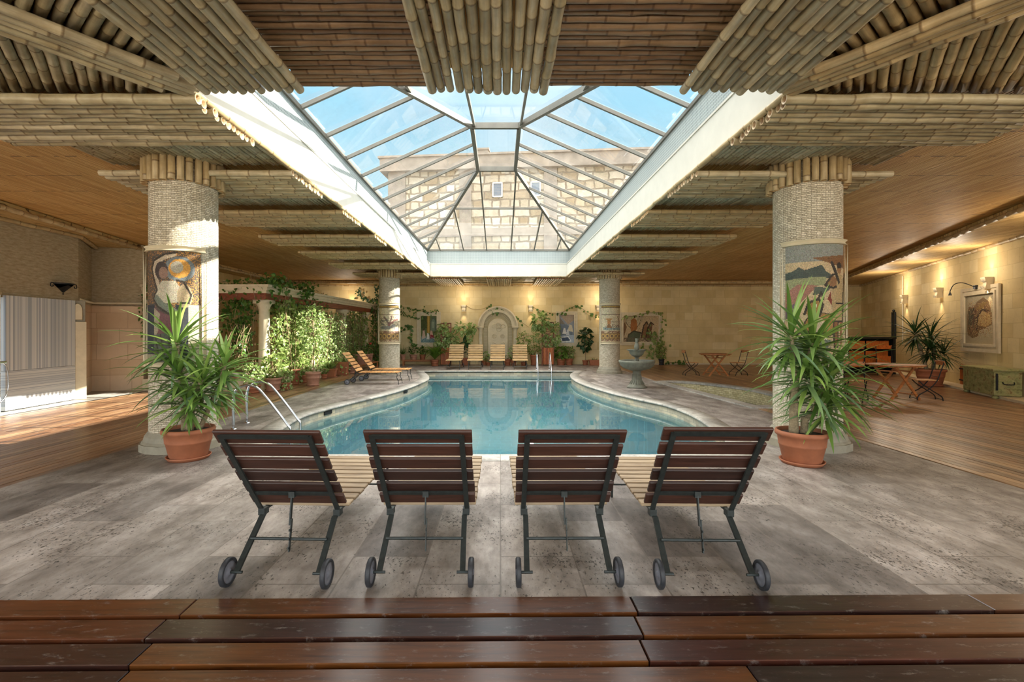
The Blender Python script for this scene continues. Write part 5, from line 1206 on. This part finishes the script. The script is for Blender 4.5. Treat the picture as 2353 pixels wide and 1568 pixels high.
F_ = [(1068, 840, 15, 17, 1.5, 'tall', 'leafD', 16, .12, 'square clay pot with a tall drooping dark-leaved plant between the far loungers', 1),
      (1113, 840, 14, 12, .62, 'round', 'leafV', 60, .11, 'small pot with broad leaves between the second and third far loungers', 0),
      (1122, 841, 11, 8, .4, 'round', 'ivy', 50, .06, 'tiny grey-leaved pot at the foot of the arched niche', 0),
      (1166, 841, 17, 15, .45, 'round', 'ivy', 50, .07, 'red clay pot on the floor at the right foot of the arched niche', 0),
      (1180, 841, 13, 14, .9, 'round', 'leafV', 60, .11, 'clay pot with broad leaves just behind the last far lounger', 0),
      (1203, 841, 14, 9, 1.55, 'tree', 'leafY', 150, .12, 'low clay pot with a tall geranium-like plant behind the last far lounger', 0),
      (1228, 840, 20, 24, .95, 'round', 'leafY', 170, .09, 'stacked clay pot with round-leaved plant beside the far ladder', 0),
      (1289, 840, 21, 15, .85, 'round', 'fern', 130, .17, 'clay pot with large glossy pointed leaves right of the far ladder', 0),
      (1308, 839, 18, 15, .85, 'round', 'leafY', 130, .10, 'clay pot with light green bush, second right of the far ladder', 0),
      (1345, 838, 14, 11, 1.75, 'tree', 'leafD', 170, .17, 'small clay pot with a slim dark-leaved tree under the interior picture', 0),
      (1520, 836, 13, 14, 1.05, 'round', 'leafY', 130, .12, 'black plastic pot with climbing vine below the wide mosaic picture', 0)]
for i, (px, py, w2, h2, H, kind, mt, n, lf, lb, sqf) in enumerate(F_):
    g = G(px, py); r = w2/2*g.y/F; y = min(22.6, g.y+r*.8); x = (px-HX)*y/F
    if kind == 'tall':
        t = bush(lb, (x, y), r, h2*y/F, H, kind, mt, n, lf, i, sq=1.0, grp='pots along the far wall')
    else: bush(lb, (x, y), r, h2*y/F, H, kind, mt, n, lf, i, 'blackpot' if px == 1520 else 'terra', grp='pots along the far wall', wide=1.5 if kind == 'round' else 2.2)
bush('rectangular terracotta window box on the floor beside the fountain-side column', ((1366-HX)*22.3/F, 22.3), .25, .27, .42, 'strap', 'ivy', 14, .03, 9, 'terra', 'planted_trough', sq=.45)

# ------------------------------------------------------------------ colonnade with climbing plants
cl = thing('colonnade', 'low white stone colonnade with wooden lintel overgrown by climbing plants', 'colonnade', (0, 0, 0))
PA = [(-9.72, 13.05), (-6.5, 13.0), (-6.05, 22.95)]
def run(name, mat, hw, z0, z1, ext=0):
    mb = MB()
    for a, b in zip(PA[:-1], PA[1:]):
        a = Vector(a); b = Vector(b); d = (b-a).normalized(); n_ = Vector((-d.y, d.x)); a2 = a-d*0; b2 = b+d*(hw if b.y < 20 else 0)
        mb.prism([tuple(a2-n_*hw), tuple(b2-n_*hw), tuple(b2+n_*hw), tuple(a2+n_*hw)], z0, z1)
    return mb.build(name, M[mat], cl)
run('lintel', 'lintel', .13, 2.46, 2.64); run('cornice_lower', 'cornice', .17, 2.64, 2.71); run('cornice_middle', 'cornice', .21, 2.71, 2.80); run('cornice_upper', 'cornice', .27, 2.80, 2.87); run('plinth_wall', 'cornice', .17, -.02, .30)
for (x, y) in ((-9.5, 13.1), (-6.5, 13.05), (-6.38, 15.9), (-6.25, 18.8), (-6.12, 21.4)):
    mb = MB(); mb.lathe([(.19, .3), (.19, .36), (.16, .42), (.15, .46), (.135, 2.2), (.15, 2.22), (.15, 2.26), (.2, 2.36)], (x, y, 0), 18); mb.box((x, y, 2.41), (.42, .42, .10)); mb.build('round_post', M['cornice'], cl, True)
def climber(label, name, segs, n, lf, mat, grp=None, stems=26, width=.85):
    "segs: list of (x0,x1,y0,y1,z0,z1,weight)"
    L = Leaves(); mb = MB(); tot = sum(s[6] for s in segs)
    for (x0, x1, y0, y1, z0, z1, wgt) in segs:
        k = int(n*wgt/tot); c = max(4, k//60)
        cx = rng.uniform(0, 1, (c, 3)); idx = rng.integers(0, c, k); q = np.clip(cx[idx]+rng.normal(size=(k, 3))*[.22, .10, .12], -.05, 1.05)
        m_ = rng.uniform(size=k) < .45; q[m_] = rng.uniform(0, 1, (m_.sum(), 3))
        P = np.c_[x0+(x1-x0)*q[:, 0], y0+(y1-y0)*q[:, 1], z0+(z1-z0)*q[:, 2]]
        D = rng.normal(size=(k, 3))*.8+[.5, -.4, -.7]; L.add(P, D, lf, width, N=rng.normal(size=(k, 3))*.6+[.7, -.5, .6])
        for i in range(int(stems*wgt/tot)+1):
            a = Vector((random.uniform(x0, x1), random.uniform(y0, y1), z0)); b = Vector((min(x1, max(x0, a.x+random.uniform(-.3, .3))), min(y1, max(y0, a.y+random.uniform(-.9, .9))), z1)); m1 = (a+b)/2+Vector((random.uniform(-.15, .15), random.uniform(-.3, .3), random.uniform(-.2, .2)))
            mb.tube(smooth3([a, m1, b], 4), .007, 4)
    t = thing(name, label, 'climbing plant', (0, 0, 0), 0, grp); L.build('leaves', mat, t); mb.build('stems', M['stem'], t); return t
gc = 'climbing plants on the colonnade'
climber('dark green vine trailing over the corner and cornice of the colonnade', 'climbing_vine', [(-9.4, -6.4, 12.75, 13.1, 2.35, 2.98, 1.2), (-6.75, -6.1, 12.8, 15.6, 2.2, 3.15, 2.2), (-6.5, -6.2, 15.5, 17.2, 2.4, 2.95, .6), (-7.6, -6.9, 12.8, 13.1, 1.7, 2.5, .8)], 1500, .115, 'ivy', gc)
climber('sparse dark vine hanging beside the shadowed pilaster behind the mosaic woman column', 'hanging_vine', [(-9.75, -9.45, 12.8, 12.95, 1.5, 2.6, 1)], 70, .10, 'ivy', gc, stems=4)
climber('thin-stemmed climber with few dark leaves filling the shaded first bay of the colonnade', 'climbing_vine', [(-9.0, -6.7, 13.0, 13.5, .5, 2.4, 1), (-7.3, -6.8, 12.6, 13.0, .9, 1.8, .5)], 620, .095, 'ivy', gc, stems=60)
climber('dense sunlit climber with light leaves on the second bay of the colonnade', 'climbing_vine', [(-6.6, -6.05, 13.2, 15.9, .3, 2.4, 1)], 2600, .095, 'leafY', gc, stems=70)
climber('dense sunlit climber with small pale leaves on the third bay of the colonnade', 'climbing_vine', [(-6.5, -6.0, 16.0, 18.9, .3, 2.3, 1)], 2800, .085, 'leafV', gc, stems=50)
climber('leafy yellow-green climber on the fourth bay behind the sideways loungers', 'climbing_vine', [(-6.35, -5.9, 18.9, 21.4, .3, 2.3, 1)], 1800, .10, 'leafY', gc, stems=40)
climber('dark dense climber in the shaded corner beside the far tree-mosaic column', 'climbing_vine', [(-6.0, -5.2, 21.8, 22.9, .2, 2.9, 1)], 1500, .12, 'ivy', gc, stems=30)
t = thing('philodendron', 'climbing plant with five huge pale heart-shaped leaves in the sunlit bay', 'climbing plant', (-6.0, 14.4, 0))
LL = Leaves()
for px, py, sz, dx, dz in ((655, 757, .42, -1, -.25), (660, 790, .40, .4, -1), (668, 745, .40, .7, -.5), (688, 765, .40, .9, -.8), (684, 792, .36, .8, -.9)):
    p = W(px, py, 14.35); LL.add([(p.x+6.0, p.y-14.4, p.z)], [(dx, -.15, dz)], sz, 1.0, N=[(.15, -1, .35)])
LL.build('leaves', 'leafY', t)
mb = MB(); mb.tube(smooth3([(-.3, .2, .05), (-.2, .1, .8), (-.3, .05, 1.5), (-.1, .05, 1.9)], 4), .015, 6); mb.build('stems', M['stem'], t, True)
# thin vines pinned on the far wall
def wallvine(label, pts, lf, n, mat='ivy', Y=22.93, spread=.05):
    P = smooth3([W(px, py, Y) for px, py in pts], 6); t = thing('wall_vine', label, 'climbing plant', (0, 0, 0), 0, 'thin vines pinned along the far wall'); mb = MB(); mb.tube(P, .008, 4); mb.build('stems', M['stem'], t)
    if n:
        idx = rng.integers(0, len(P), n); Q = np.array([tuple(P[i]) for i in idx])+rng.normal(size=(n, 3))*[spread, .01, spread]; Q[:, 1] = Y-.03-rng.uniform(0, .05, n)
        L = Leaves(); L.add(Q, rng.normal(size=(n, 3))*[.7, .05, .5]+[0, 0, -.6], lf, .9, N=rng.normal(size=(n, 3))*.25+[0, -1, .2]); L.build('leaves', mat, t)
    return t
wallvine('thin ivy strand sweeping from the far column to the top of the courtyard picture', [(918, 703), (935, 707), (955, 712), (972, 713), (985, 718), (1005, 716)], .085, 60)
wallvine('thin ivy strand with small leaves, below the one reaching the courtyard picture', [(918, 714), (930, 722), (945, 729), (960, 731), (972, 731)], .075, 45)
wallvine('curling vine with big leaves between the far column and the courtyard picture', [(920, 765), (933, 753), (943, 752), (943, 772), (948, 790), (958, 795)], .15, 34)
wallvine('bare brown vine stem running from the first wall lamp to the arched niche', [(1072, 703), (1085, 710), (1105, 711), (1122, 706), (1140, 707)], .05, 0)
wallvine('small tuft of leaves hanging on the crown of the arched niche', [(1118, 705), (1128, 708), (1138, 711), (1142, 716)], .13, 22, 'ivy', spread=.08)
wallvine('bare stem curving from niche top down to the far ladder planter', [(1142, 706), (1168, 716), (1190, 735), (1215, 752)], .14, 10, 'ivy')
wallvine('vine rising from the second wall lamp over the interior picture to the far column', [(1220, 703), (1245, 715), (1280, 721), (1305, 712), (1325, 703), (1345, 715), (1362, 725), (1372, 730)], .13, 34, 'ivy')
wallvine('vine framing the top and side of the large horizontal mosaic picture', [(1430, 730), (1450, 727), (1475, 722), (1500, 719), (1520, 720), (1521, 745), (1520, 770), (1520, 800), (1520, 825)], .11, 60, 'leafY')
wallvine('leafy vine spreading between the black pot and the horizontal mosaic picture', [(1475, 800), (1492, 806), (1505, 815), (1515, 800), (1505, 775), (1495, 768)], .13, 90, 'leafY', spread=.18)
wallvine('low creeper along the foot of the bare back wall beside the black pot', [(1533, 833), (1550, 834), (1562, 832), (1570, 834)], .12, 26, 'ivy', Y=22.85)
wallvine('dark ivy climbing the wall corner above the colonnade end beside the far column', [(826, 668), (830, 680), (845, 688), (858, 693), (866, 690), (868, 665), (864, 640+20)], .11, 90, 'leafD', spread=.09)

# ------------------------------------------------------------------ niche and pictures on the far wall
YW = 22.99
nc = thing('arched_niche', 'tall arched stone niche with columns and carved rosettes in the middle of the far wall', 'wall niche', (W(1144, 0, YW).x, YW, 0))
mpp = YW/F; zs_ = EYE-(750-HY)*mpp; R1 = 46*mpp; R0 = 33*mpp
def arch(mb, ra, rb_, ya, yb, zc, n=22):
    vs = []
    for k in range(n+1):
        a = PI*k/n
        for (r, y) in ((ra, 0), (ra, ya), (rb_, yb), (rb_, 0)): vs.append((r*math.cos(a), y, zc+r*math.sin(a)))
    mb.add(vs, [(4*k+j, 4*k+(j+1) % 4, 4*k+4+(j+1) % 4, 4*k+4+j) for k in range(n) for j in range(4)])
mb = MB(); arch(mb, R1, R1-.07, -.16, -.18, zs_); arch(mb, R1-.07, R1-.17, -.12, -.10, zs_); arch(mb, R1-.17, R0-.02, -.15, -.13, zs_); mb.build('arch', M['cornice'], nc)
for s in (-1, 1):
    x = s*(R0+R1)/2
    mb = MB(); mb.lathe([(.12, 0), (.12, .1), (.10, .14), (.092, zs_-.22), (.1, zs_-.2), (.12, zs_-.12), (.14, zs_-.1)], (x, -.1, 0), 18); mb.box((x, -.09, zs_-.05), (.31, .2, .10)); mb.build('pilaster', M['cornice'], nc, True)
mb = MB(); prof = [(-R0, .0), (R0, .0)]+[(R0*math.cos(PI*k/20), zs_+R0*math.sin(PI*k/20)) for k in range(21)]
vs = [(x, -.02, z) for x, z in prof]; mb.add(vs, [tuple(range(len(vs)))]); mb.build('niche_back', M['nicheShade'], nc)
mb = MB()
for k in range(26):
    a = PI*(k+.5)/26; mb.bar((R0*.72*math.cos(a), -.035, zs_+R0*.72*math.sin(a)), (R0*.97*math.cos(a), -.035, zs_+R0*.97*math.sin(a)), .015, .03, (0, 1, 0))
for k in range(28):
    z = .25+k*(zs_-.3)/28
    for s in (-1, 1): mb.box((s*R0*.86, -.03, z), (R0*.24, .03, .02))
mb.build('brick_relief', M['cornice'], nc)
R2 = R0*.68; zc2 = zs_-.1; mb = MB(); prof = [(-R2, .2), (R2, .2)]+[(R2*math.cos(PI*k/16), zc2+R2*math.sin(PI*k/16)) for k in range(17)]
vs = [(x, -.075, z) for x, z in prof]+[(x, -.02, z) for x, z in prof]; n = len(prof); mb.add(vs, [tuple(range(n))]+[(i, (i+1) % n, n+(i+1) % n, n+i) for i in range(n)]); mb.build('inner_slab', M['cornice'], nc)
mb = MB()
def ringp(c, r, w_=.026, n=18):
    pts = [(c[0]+r*math.cos(2*PI*k/n), -.085, c[1]+r*math.sin(2*PI*k/n)) for k in range(n+1)]; mb.tube(pts, w_, 5)
zc = EYE-(750-HY)*mpp; ringp((.03, zc+.02), .13); ringp((.03, zc+.02), .07)
for dx, dz in ((-.2, 0), (.26, 0), (.03, -.18)): mb.tube([(.03+dx*.9+.11*math.cos(a), -.085, zc+dz*.9+.09*math.sin(a)) for a in [2*PI*k/12 for k in range(13)]], .014, 5)
for s in (-1, 1):
    c = (.03+s*.2, EYE-(773-HY)*mpp); ringp(c, .10, .014)
    for k in range(8): a = k*PI/4; mb.tube([(c[0], -.085, c[1]), (c[0]+.09*math.cos(a+.4), -.085, c[1]+.09*math.sin(a+.4))], .010, 4)
z = EYE-(788-HY)*mpp; mb.tube(smooth3([(-.28, -.085, z-.1), (-.24, -.085, z+.03), (-.1, -.085, z-.04), (.03, -.085, z-.07), (.16, -.085, z-.04), (.3, -.085, z+.03), (.34, -.085, z-.1)], 4), .016, 5)
mb.build('carved_relief', M['cornice'], nc, True)
def framed(name, label, px0, py0, px1, py1, Y, inset, art, fr='cornice', cat='wall picture', place=None, w_=None, h_=None, grp=None, nosurf=False):
    if place is None:
        a = W(px0, py0, Y); b = W(px1, py1, Y); w_ = b.x-a.x; h_ = a.z-b.z; loc = ((a.x+b.x)/2, Y, (a.z+b.z)/2); rz = 0
    else: loc, rz = place
    t = thing(name, label, cat, loc, rz, grp); i = inset
    mb = MB()
    for (f0, f1, d) in ((0, .42, .05), (.42, .7, .035), (.7, 1.0, .06)):
        o0, o1 = i*f0, i*f1
        for s in (-1, 1):
            mb.box((s*(w_/2-(o0+o1)/2), -d/2, 0), (o1-o0, d, h_-2*o0)); mb.box((0, -d/2, s*(h_/2-(o0+o1)/2)), (w_-2*o1, d, o1-o0))
    mb.build('frame', M[fr], t); mb = MB(); iw, ih = w_-2*i, h_-2*i
    mosaic_mesh(mb, art, lambda u, v: ((u-.5)*iw, -.02, (v-.5)*ih), .0 if nosurf else .05); mb.build('picture', M['paint' if nosurf else 'mosaic'], t); return t
court = paint(56, 92, 1.65, '#5c6640', [('r', (.38, .6, .58, 1.65), '#9a7a34'), ('r', (.44, .6, .52, 1.65), '#b3944c'), ('p', [(.58, .7), (.58, 1.3), (.68, 1.5), (.78, 1.58), (.9, 1.5), (1, 1.3), (1, .7)], '#56604e'), ('p', [(.64, .7), (.64, 1.25), (.74, 1.45), (.84, 1.45), (.94, 1.25), (.94, .7)], '#6f7a66'), ('r', (.72, .9, .84, 1.3), '#8a937c'),
   ('r', (0, .9, .38, 1.65), '#4c5230'), ('n', (0, .8, .4, 1.65), '#38451f', .5), ('r', (0, .0, 1, .3), '#5f7a7a'), ('p', [(.05, .2), (.12, .75), (.22, .78), (.3, .3)], '#c3a590'), ('e', (.17, .8, .05, .06), '#5a4030'), ('p', [(.35, .2), (.4, .6), (.5, .55), (.55, .2)], '#d6d2c8'), ('p', [(.55, .4), (.62, .75), (.72, .72), (.8, .3), (.6, .3)], '#c49a86'), ('p', [(.55, .25), (.6, .5), (.78, .45), (.85, .25)], '#8f2f34'), ('p', [(.8, .2), (.85, .5), (1, .45), (1, .15)], '#cdb9a8'), ('n', (0, .0, 1, .4), '#a9bcc0', .15)], .1)
framed('picture', 'framed courtyard picture with painted figures and a golden pillar, beside the first lattice planter', 958, 717, 1013, 797, YW, .2, court, nosurf=True)
inter = paint(48, 76, 1.6, '#8a8f96', [('p', [(0, 1.6), (.6, 1.05), (1, 1.3), (1, 1.6)], '#a3907c'), ('p', [(0, 1.5), (.45, 1.0), (0, .9)], '#7d7468'), ('p', [(.0, 1.1), (.5, 1.05), (.9, .8), (.9, .4), (0, .4)], '#6f7a86'), ('p', [(.55, .7), (.7, 1.05), (.85, 1.0), (.95, .6)], '#c9bfa6'), ('p', [(.2, .5), (.3, .85), (.4, .85), (.5, .5)], '#d8d6d2'), ('p', [(.45, .45), (.52, .75), (.62, .75), (.7, .45)], '#c3c6c9'), ('p', [(0, .4), (1, .45), (1, 0), (0, 0)], '#a9b3bd'), ('p', [(.1, .3), (.6, .35), (.8, .1), (.2, .05)], '#4c5a6e'), ('l', [(.1, .3), (.6, .35), (.8, .1), (.2, .05), (.1, .3)], '#e6e6e2', .02)], .1)
framed('picture', 'framed grey and blue interior picture beside the second lattice planter', 1277, 716, 1327, 796, YW, .17, inter, nosurf=True)
ser = [('e', (.28, .6, .2, .22), '#b7a888'), ('ep', (.28, .6, .21, .23), OUT, .86), ('p', [(.2, .4), (.22, .6), (.3, .66), (.38, .6), (.4, .4), (.34, .28), (.22, .28)], '#a0642f'), ('e', (.3, .7, .035, .05), '#3a2a20'), ('p', [(.0, .1), (.1, .4), (.05, .55), (0, .5)], '#7c5a3c'), ('p', [(.1, 0), (.15, .2), (.3, .3), (.5, .25), (.45, 0)], '#4f5a44'),
   ('l', [(.1, 0), (.15, .2), (.3, .3), (.5, .25)], OUT, .012), ('p', [(.5, .1), (.55, .35), (.6, .5), (.66, .55), (.7, .4), (.75, .1)], '#8a6240'), ('p', [(.64, .1), (.68, .35), (.76, .52), (.84, .5), (.8, .3), (.85, .05)], '#6e4a32'), ('l', [(.5, .1), (.58, .45), (.66, .56), (.7, .48)], OUT, .012), ('l', [(.64, .12), (.7, .4), (.78, .54), (.86, .48)], OUT, .012), ('l', [(.6, .1), (.7, .0), (.85, .08)], OUT, .01), ('l', [(.4, .6), (.55, .7), (.5, .55)], '#a99a7c', .02), ('n', (0, 0, 1, .12), '#6b5a48', .5)]
framed('mosaic_picture', 'wide framed mosaic picture with a seated figure and two animals, behind the fountain', 1424, 718, 1521, 794, YW, .17, paint(84, 56, .72, '#c0a985', ser))
# portrait-shaped mosaic on the right wall: a plain weathered fragment
def onwall(Y, z, off=.02): d = Vector((.44, 1)).normalized(); n2 = Vector((-d.y, d.x)); return (wallX(Y)+n2.x*off, Y+n2.y*off, z)
rzr = math.atan2(-.44, -1)+PI  # picture x-axis runs along the wall
rzr = math.atan2(-1, -.44)
frag = [('p', [(.08, .25), (.05, .7), (.12, 1.0), (.3, .98), (.42, 1.12), (.62, 1.22), (.8, 1.1), (.9, .8), (.9, .5), (.7, .42), (.5, .36), (.45, .2), (.25, .15)], '#7b6040'), ('p', [(.1, .5), (.12, .92), (.25, .95), (.38, .7), (.3, .4)], '#4c4a38'), ('p', [(.42, .5), (.45, .75), (.6, .88), (.85, .75), (.88, .52), (.7, .44)], '#b0925f'), ('p', [(.35, .9), (.6, 1.1), (.75, 1.08), (.6, .92)], '#93753c'), ('l', [(.4, .35), (.42, .7), (.58, .9), (.78, .85)], '#3b2a20', .022), ('l', [(.2, .3), (.3, .6), (.36, .9)], '#5a3526', .02), ('l', [(.14, .4), (.22, .7), (.3, .94)], '#302c22', .016),
        ('n', (.1, .2, .9, 1.1), '#8a4f30', .10), ('n', (.1, .2, .9, 1.15), '#cbb27c', .10)]
frag_art = paint(60, 78, 1.3, '#b3a78a', frag, .1); frag_art[:9] = lin('#b3a78a'); frag_art[:, :4] = lin('#b3a78a')
yc = 13.05
framed('mosaic_picture', 'framed mosaic fragment in brown and olive on the wall above the painted chest', 0, 0, 0, 0, 0, .22, frag_art, place=(onwall(12.85, 1.93), rzr), w_=1.98, h_=1.78)
# picture lamp
t = thing('picture_lamp', 'black curved picture lamp above the framed brown mosaic fragment', 'lamp', onwall(13.1, 2.85, .05), rzr)
mb = MB(); mb.tube(smooth3([(.18, -.06, -.03), (.05, -.25, .1), (-.15, -.36, .08), (-.28, -.4, -.08), (-.3, -.4, -.16)], 4), .012, 6); mb.box((.2, -.04, -.04), (.12, .06, .1)); mb.lathe([(.02, 0), (.04, -.08)], (-.3, -.4, -.14), 10); mb.build('lamp_arm', M['ironB'], t)
# ------------------------------------------------------------------ wall lamps with their beams and added fill points
def sconce(label, loc, rz, e=11, lit=True, carved=False, gl=.95):
    t = thing('wall_sconce', label, 'wall lamp', loc, rz, 'carved stone up-and-down wall lamps')
    mb = MB(); 
    for (z0, z1, w0, w1, d0, d1) in ((-.16, -.02, .20, .17, .17, .14), (-.02, .02, .17, .17, .14, .14), (.02, .16, .17, .23, .14, .19)):
        vs = [(-w0/2, 0, z0), (w0/2, 0, z0), (w0/2, -d0, z0), (-w0/2, -d0, z0), (-w1/2, 0, z1), (w1/2, 0, z1), (w1/2, -d1, z1), (-w1/2, -d1, z1)]
        mb.add(vs, [(0, 1, 5, 4), (1, 2, 6, 5), (2, 3, 7, 6), (3, 0, 4, 7)])
    mb.build('shade', M['cornice'], t)
    mb = MB()
    for z in (-.09, .09):
        for k in range(4):
            x = -.075+k*.05; mb.add([(x-.02, -.18, z-.045), (x+.02, -.18, z-.045), (x, -.20, z+.045)], [(0, 1, 2)])
    mb.build('carved_triangles', M['plinth'], t)
    mb = MB(); mb.box((0, -.07, .0), (.08, .06, .06)); mb.build('bulb', M['glow'] if lit else M['white'], t)
    l = bpy.data.lights.new('lamp_and_fill_glow', 'POINT'); l.energy = e*gl*1.5; l.color = (1, .84, .64); l.shadow_soft_size = .12  # added soft fill out from the wall, brightening the side aisles
    o = bpy.data.objects.new('lamp_and_fill_glow', l); C.objects.link(o); o.parent = t; o.location = (0, -.75, .42)
    for s in (1, -1):
        l = bpy.data.lights.new('lamp_light', 'SPOT'); l.energy = e*(1 if s > 0 else .7); l.color = (1, .72, .42); l.spot_size = 1.15; l.spot_blend = .7; l.shadow_soft_size = .03
        o = bpy.data.objects.new('lamp_light', l); C.objects.link(o); o.parent = t; o.location = (0, -.11, .17*s); o.rotation_euler = (PI if s > 0 else 0, 0, 0)
    return t
for px, py, lb in ((1066, 709, 'carved stone wall lamp between the courtyard picture and the arched niche'), (1219, 709, 'carved stone wall lamp between the arched niche and the interior picture'), (1374, 709, 'carved stone wall lamp just beside the far cup-mosaic column')):
    p = W(px, py, YW); sconce(lb, (p.x, YW, p.z), 0)
sconce('carved stone wall lamp high in the shaded corner left of the far column', (-7.2, YW, 2.7), 0)
def Yon(px): t = (px-HX)/F; return (11.95-.44*10.4)/(t-.44)   # where that view ray meets the right wall
for px, py, lb in ((2084, 688, 'carved stone wall lamp on the side wall, farthest of three, above the yucca'), (2164, 673, 'carved stone wall lamp on the side wall, beside the frame of the brown fragment'), (2279, 651, 'carved stone wall lamp with zigzag triangles, nearest on the side wall')):
    Y = Yon(px); sconce(lb, onwall(Y, EYE-(py-HY)*Y/F, .0), rzr, 17)
sconce('added out-of-view wall lamp on the side wall, camera side of the painted chest', onwall(8.2, 2.75, .0), rzr, 26)  # unseen lamp, added to brighten the right-hand side
# iron uplight on the rough wall
ir = thing('iron_wall_lamp', 'dark wrought iron half-cone lamp on the rough stone wall above the marble', 'wall lamp', (-9.93, 10.75, 2.66), PI/2-.03)
mb = MB(); n = 12; vs = [(0, -.02, -.19)]+[(.21*math.cos(PI+PI*k/n), .18*math.sin(PI+PI*k/n), .0) for k in range(n+1)]+[(.24*math.cos(PI+PI*k/n), .20*math.sin(PI+PI*k/n), .03) for k in range(n+1)]
mb.add(vs, [(0, k+1, k+2) for k in range(n)]+[(k+1, k+2, k+3+n, k+2+n) for k in range(n)]); mb.sphere((0, -.02, -.21), .018, 8, 6); mb.build('bowl', M['ironB'], ir, True)
mb = MB()
for s in (-1, 1): mb.tube(smooth3([(s*.22, -.04, .02), (s*.3, -.04, .02), (s*.31, -.04, -.05), (s*.26, -.04, -.06), (s*.255, -.04, -.02)], 3), .010, 5)
mb.build('scrolls', M['ironB'], ir, True)
t = thing('shower_hose', 'looped metal shower hose hanging from a tap on the striped marble, at the picture edge', 'shower hose', (-9.72, 9.16, 1.0), PI/2)
mb = MB(); mb.tube(smooth3([(0, -.06, 0), (.1, -.08, -.1), (.13, -.08, -.5), (.04, -.08, -.72), (-.08, -.08, -.75), (-.06, -.08, -.3), (-.02, -.07, -.02)], 6), .010, 6); mb.build('hose', M['steel'], t, True)
mb = MB(); mb.box((0, -.05, 0), (.22, .07, .05), bev=.01); mb.build('tap', M['steel'], t)
# tall black-framed panel, hatch door and chest on the right wall
Y = Yon(2057); t = thing('wall_lantern', 'tall narrow black-framed panel on the side wall behind the dark yucca', 'wall panel', onwall(Y, 1.86, .02), rzr)
mb = MB()
for s in (-1, 1): mb.box((s*.13, -.03, 0), (.06, .06, 1.0))
for z in (-.48, .48): mb.box((0, -.03, z), (.3, .06, .06))
mb.sphere((0, -.03, .56), .05, 8, 6); mb.build('frame', M['ironB'], t); mb = MB(); mb.box((0, -.02, 0), (.2, .02, .92)); mb.build('insert', plain('olive_panel', '#3d3a26'), t)
Y = Yon(2226); t = thing('wall_hatch', 'small low wooden hatch door with black hinge bars behind the painted chest', 'hatch', onwall(Y, .36, .01), rzr)
mb = MB()
for k in range(6): mb.box((-.34+k*.136, -.02, 0), (.13, .03, .58), bev=.004)
mb.build('boards', M['teakO'], t); mb = MB(); mb.box((0, -.045, .16), (.8, .02, .035)); mb.box((0, -.045, -.17), (.8, .02, .035)); mb.sphere((.1, -.06, .05), .02, 8, 6); mb.build('iron_bars', M['ironB'], t)
cs = thing('painted_chest', 'old wooden chest with peeling green paint and iron handle against the side wall', 'chest', (12.25, 11.85, 0), math.atan2(1, .44))
def mk_chest():
    m = NT('peeling_green_paint'); f = m.noise(m.obj(sc_=(1, 1, 1)), 7, 8, .72); g = m.noise(m.obj(sc_=(2, 2, 8)), 3, 6, .6)
    c = m.ramp(f, ((.35, hx('#6a5a3a')), (.45, hx('#8b8f5c')), (.55, hx('#a09a6a')), (.66, hx('#71552f')))); c = m.mix(1, c, m.ramp(g, ((.3, (.7, .68, .6, 1)), (.7, (1.1,)*3))), 'MULTIPLY'); return m.done(c, .8, 0, m.bump(f, .5, .01))
M['chest'] = mk_chest()
mb = MB(); mb.box((0, 0, .36), (1.5, .5, .58), bev=.01); mb.build('body', M['chest'], cs)
mb = MB(); mb.box((0, 0, .685), (1.62, .6, .05), bev=.012); mb.box((0, 0, .65), (1.55, .55, .03)); mb.build('lid', M['chest'], cs)
for s in (-1, 1):
    for q in (-1, 1): mb = MB(); mb.lathe([(.05, 0), (.07, .03), (.04, .07)], (s*.68, q*.2, 0), 10); mb.build('foot', M['chest'], cs, True)
mb = MB(); mb.tube(smooth3([(-.76, -.1, .40), (-.80, -.08, .35), (-.80, .08, .35), (-.76, .1, .40)], 3), .012, 6); mb.box((-.755, .2, .4), (.02, .04, .4)); mb.build('handle', M['ironB'], cs)
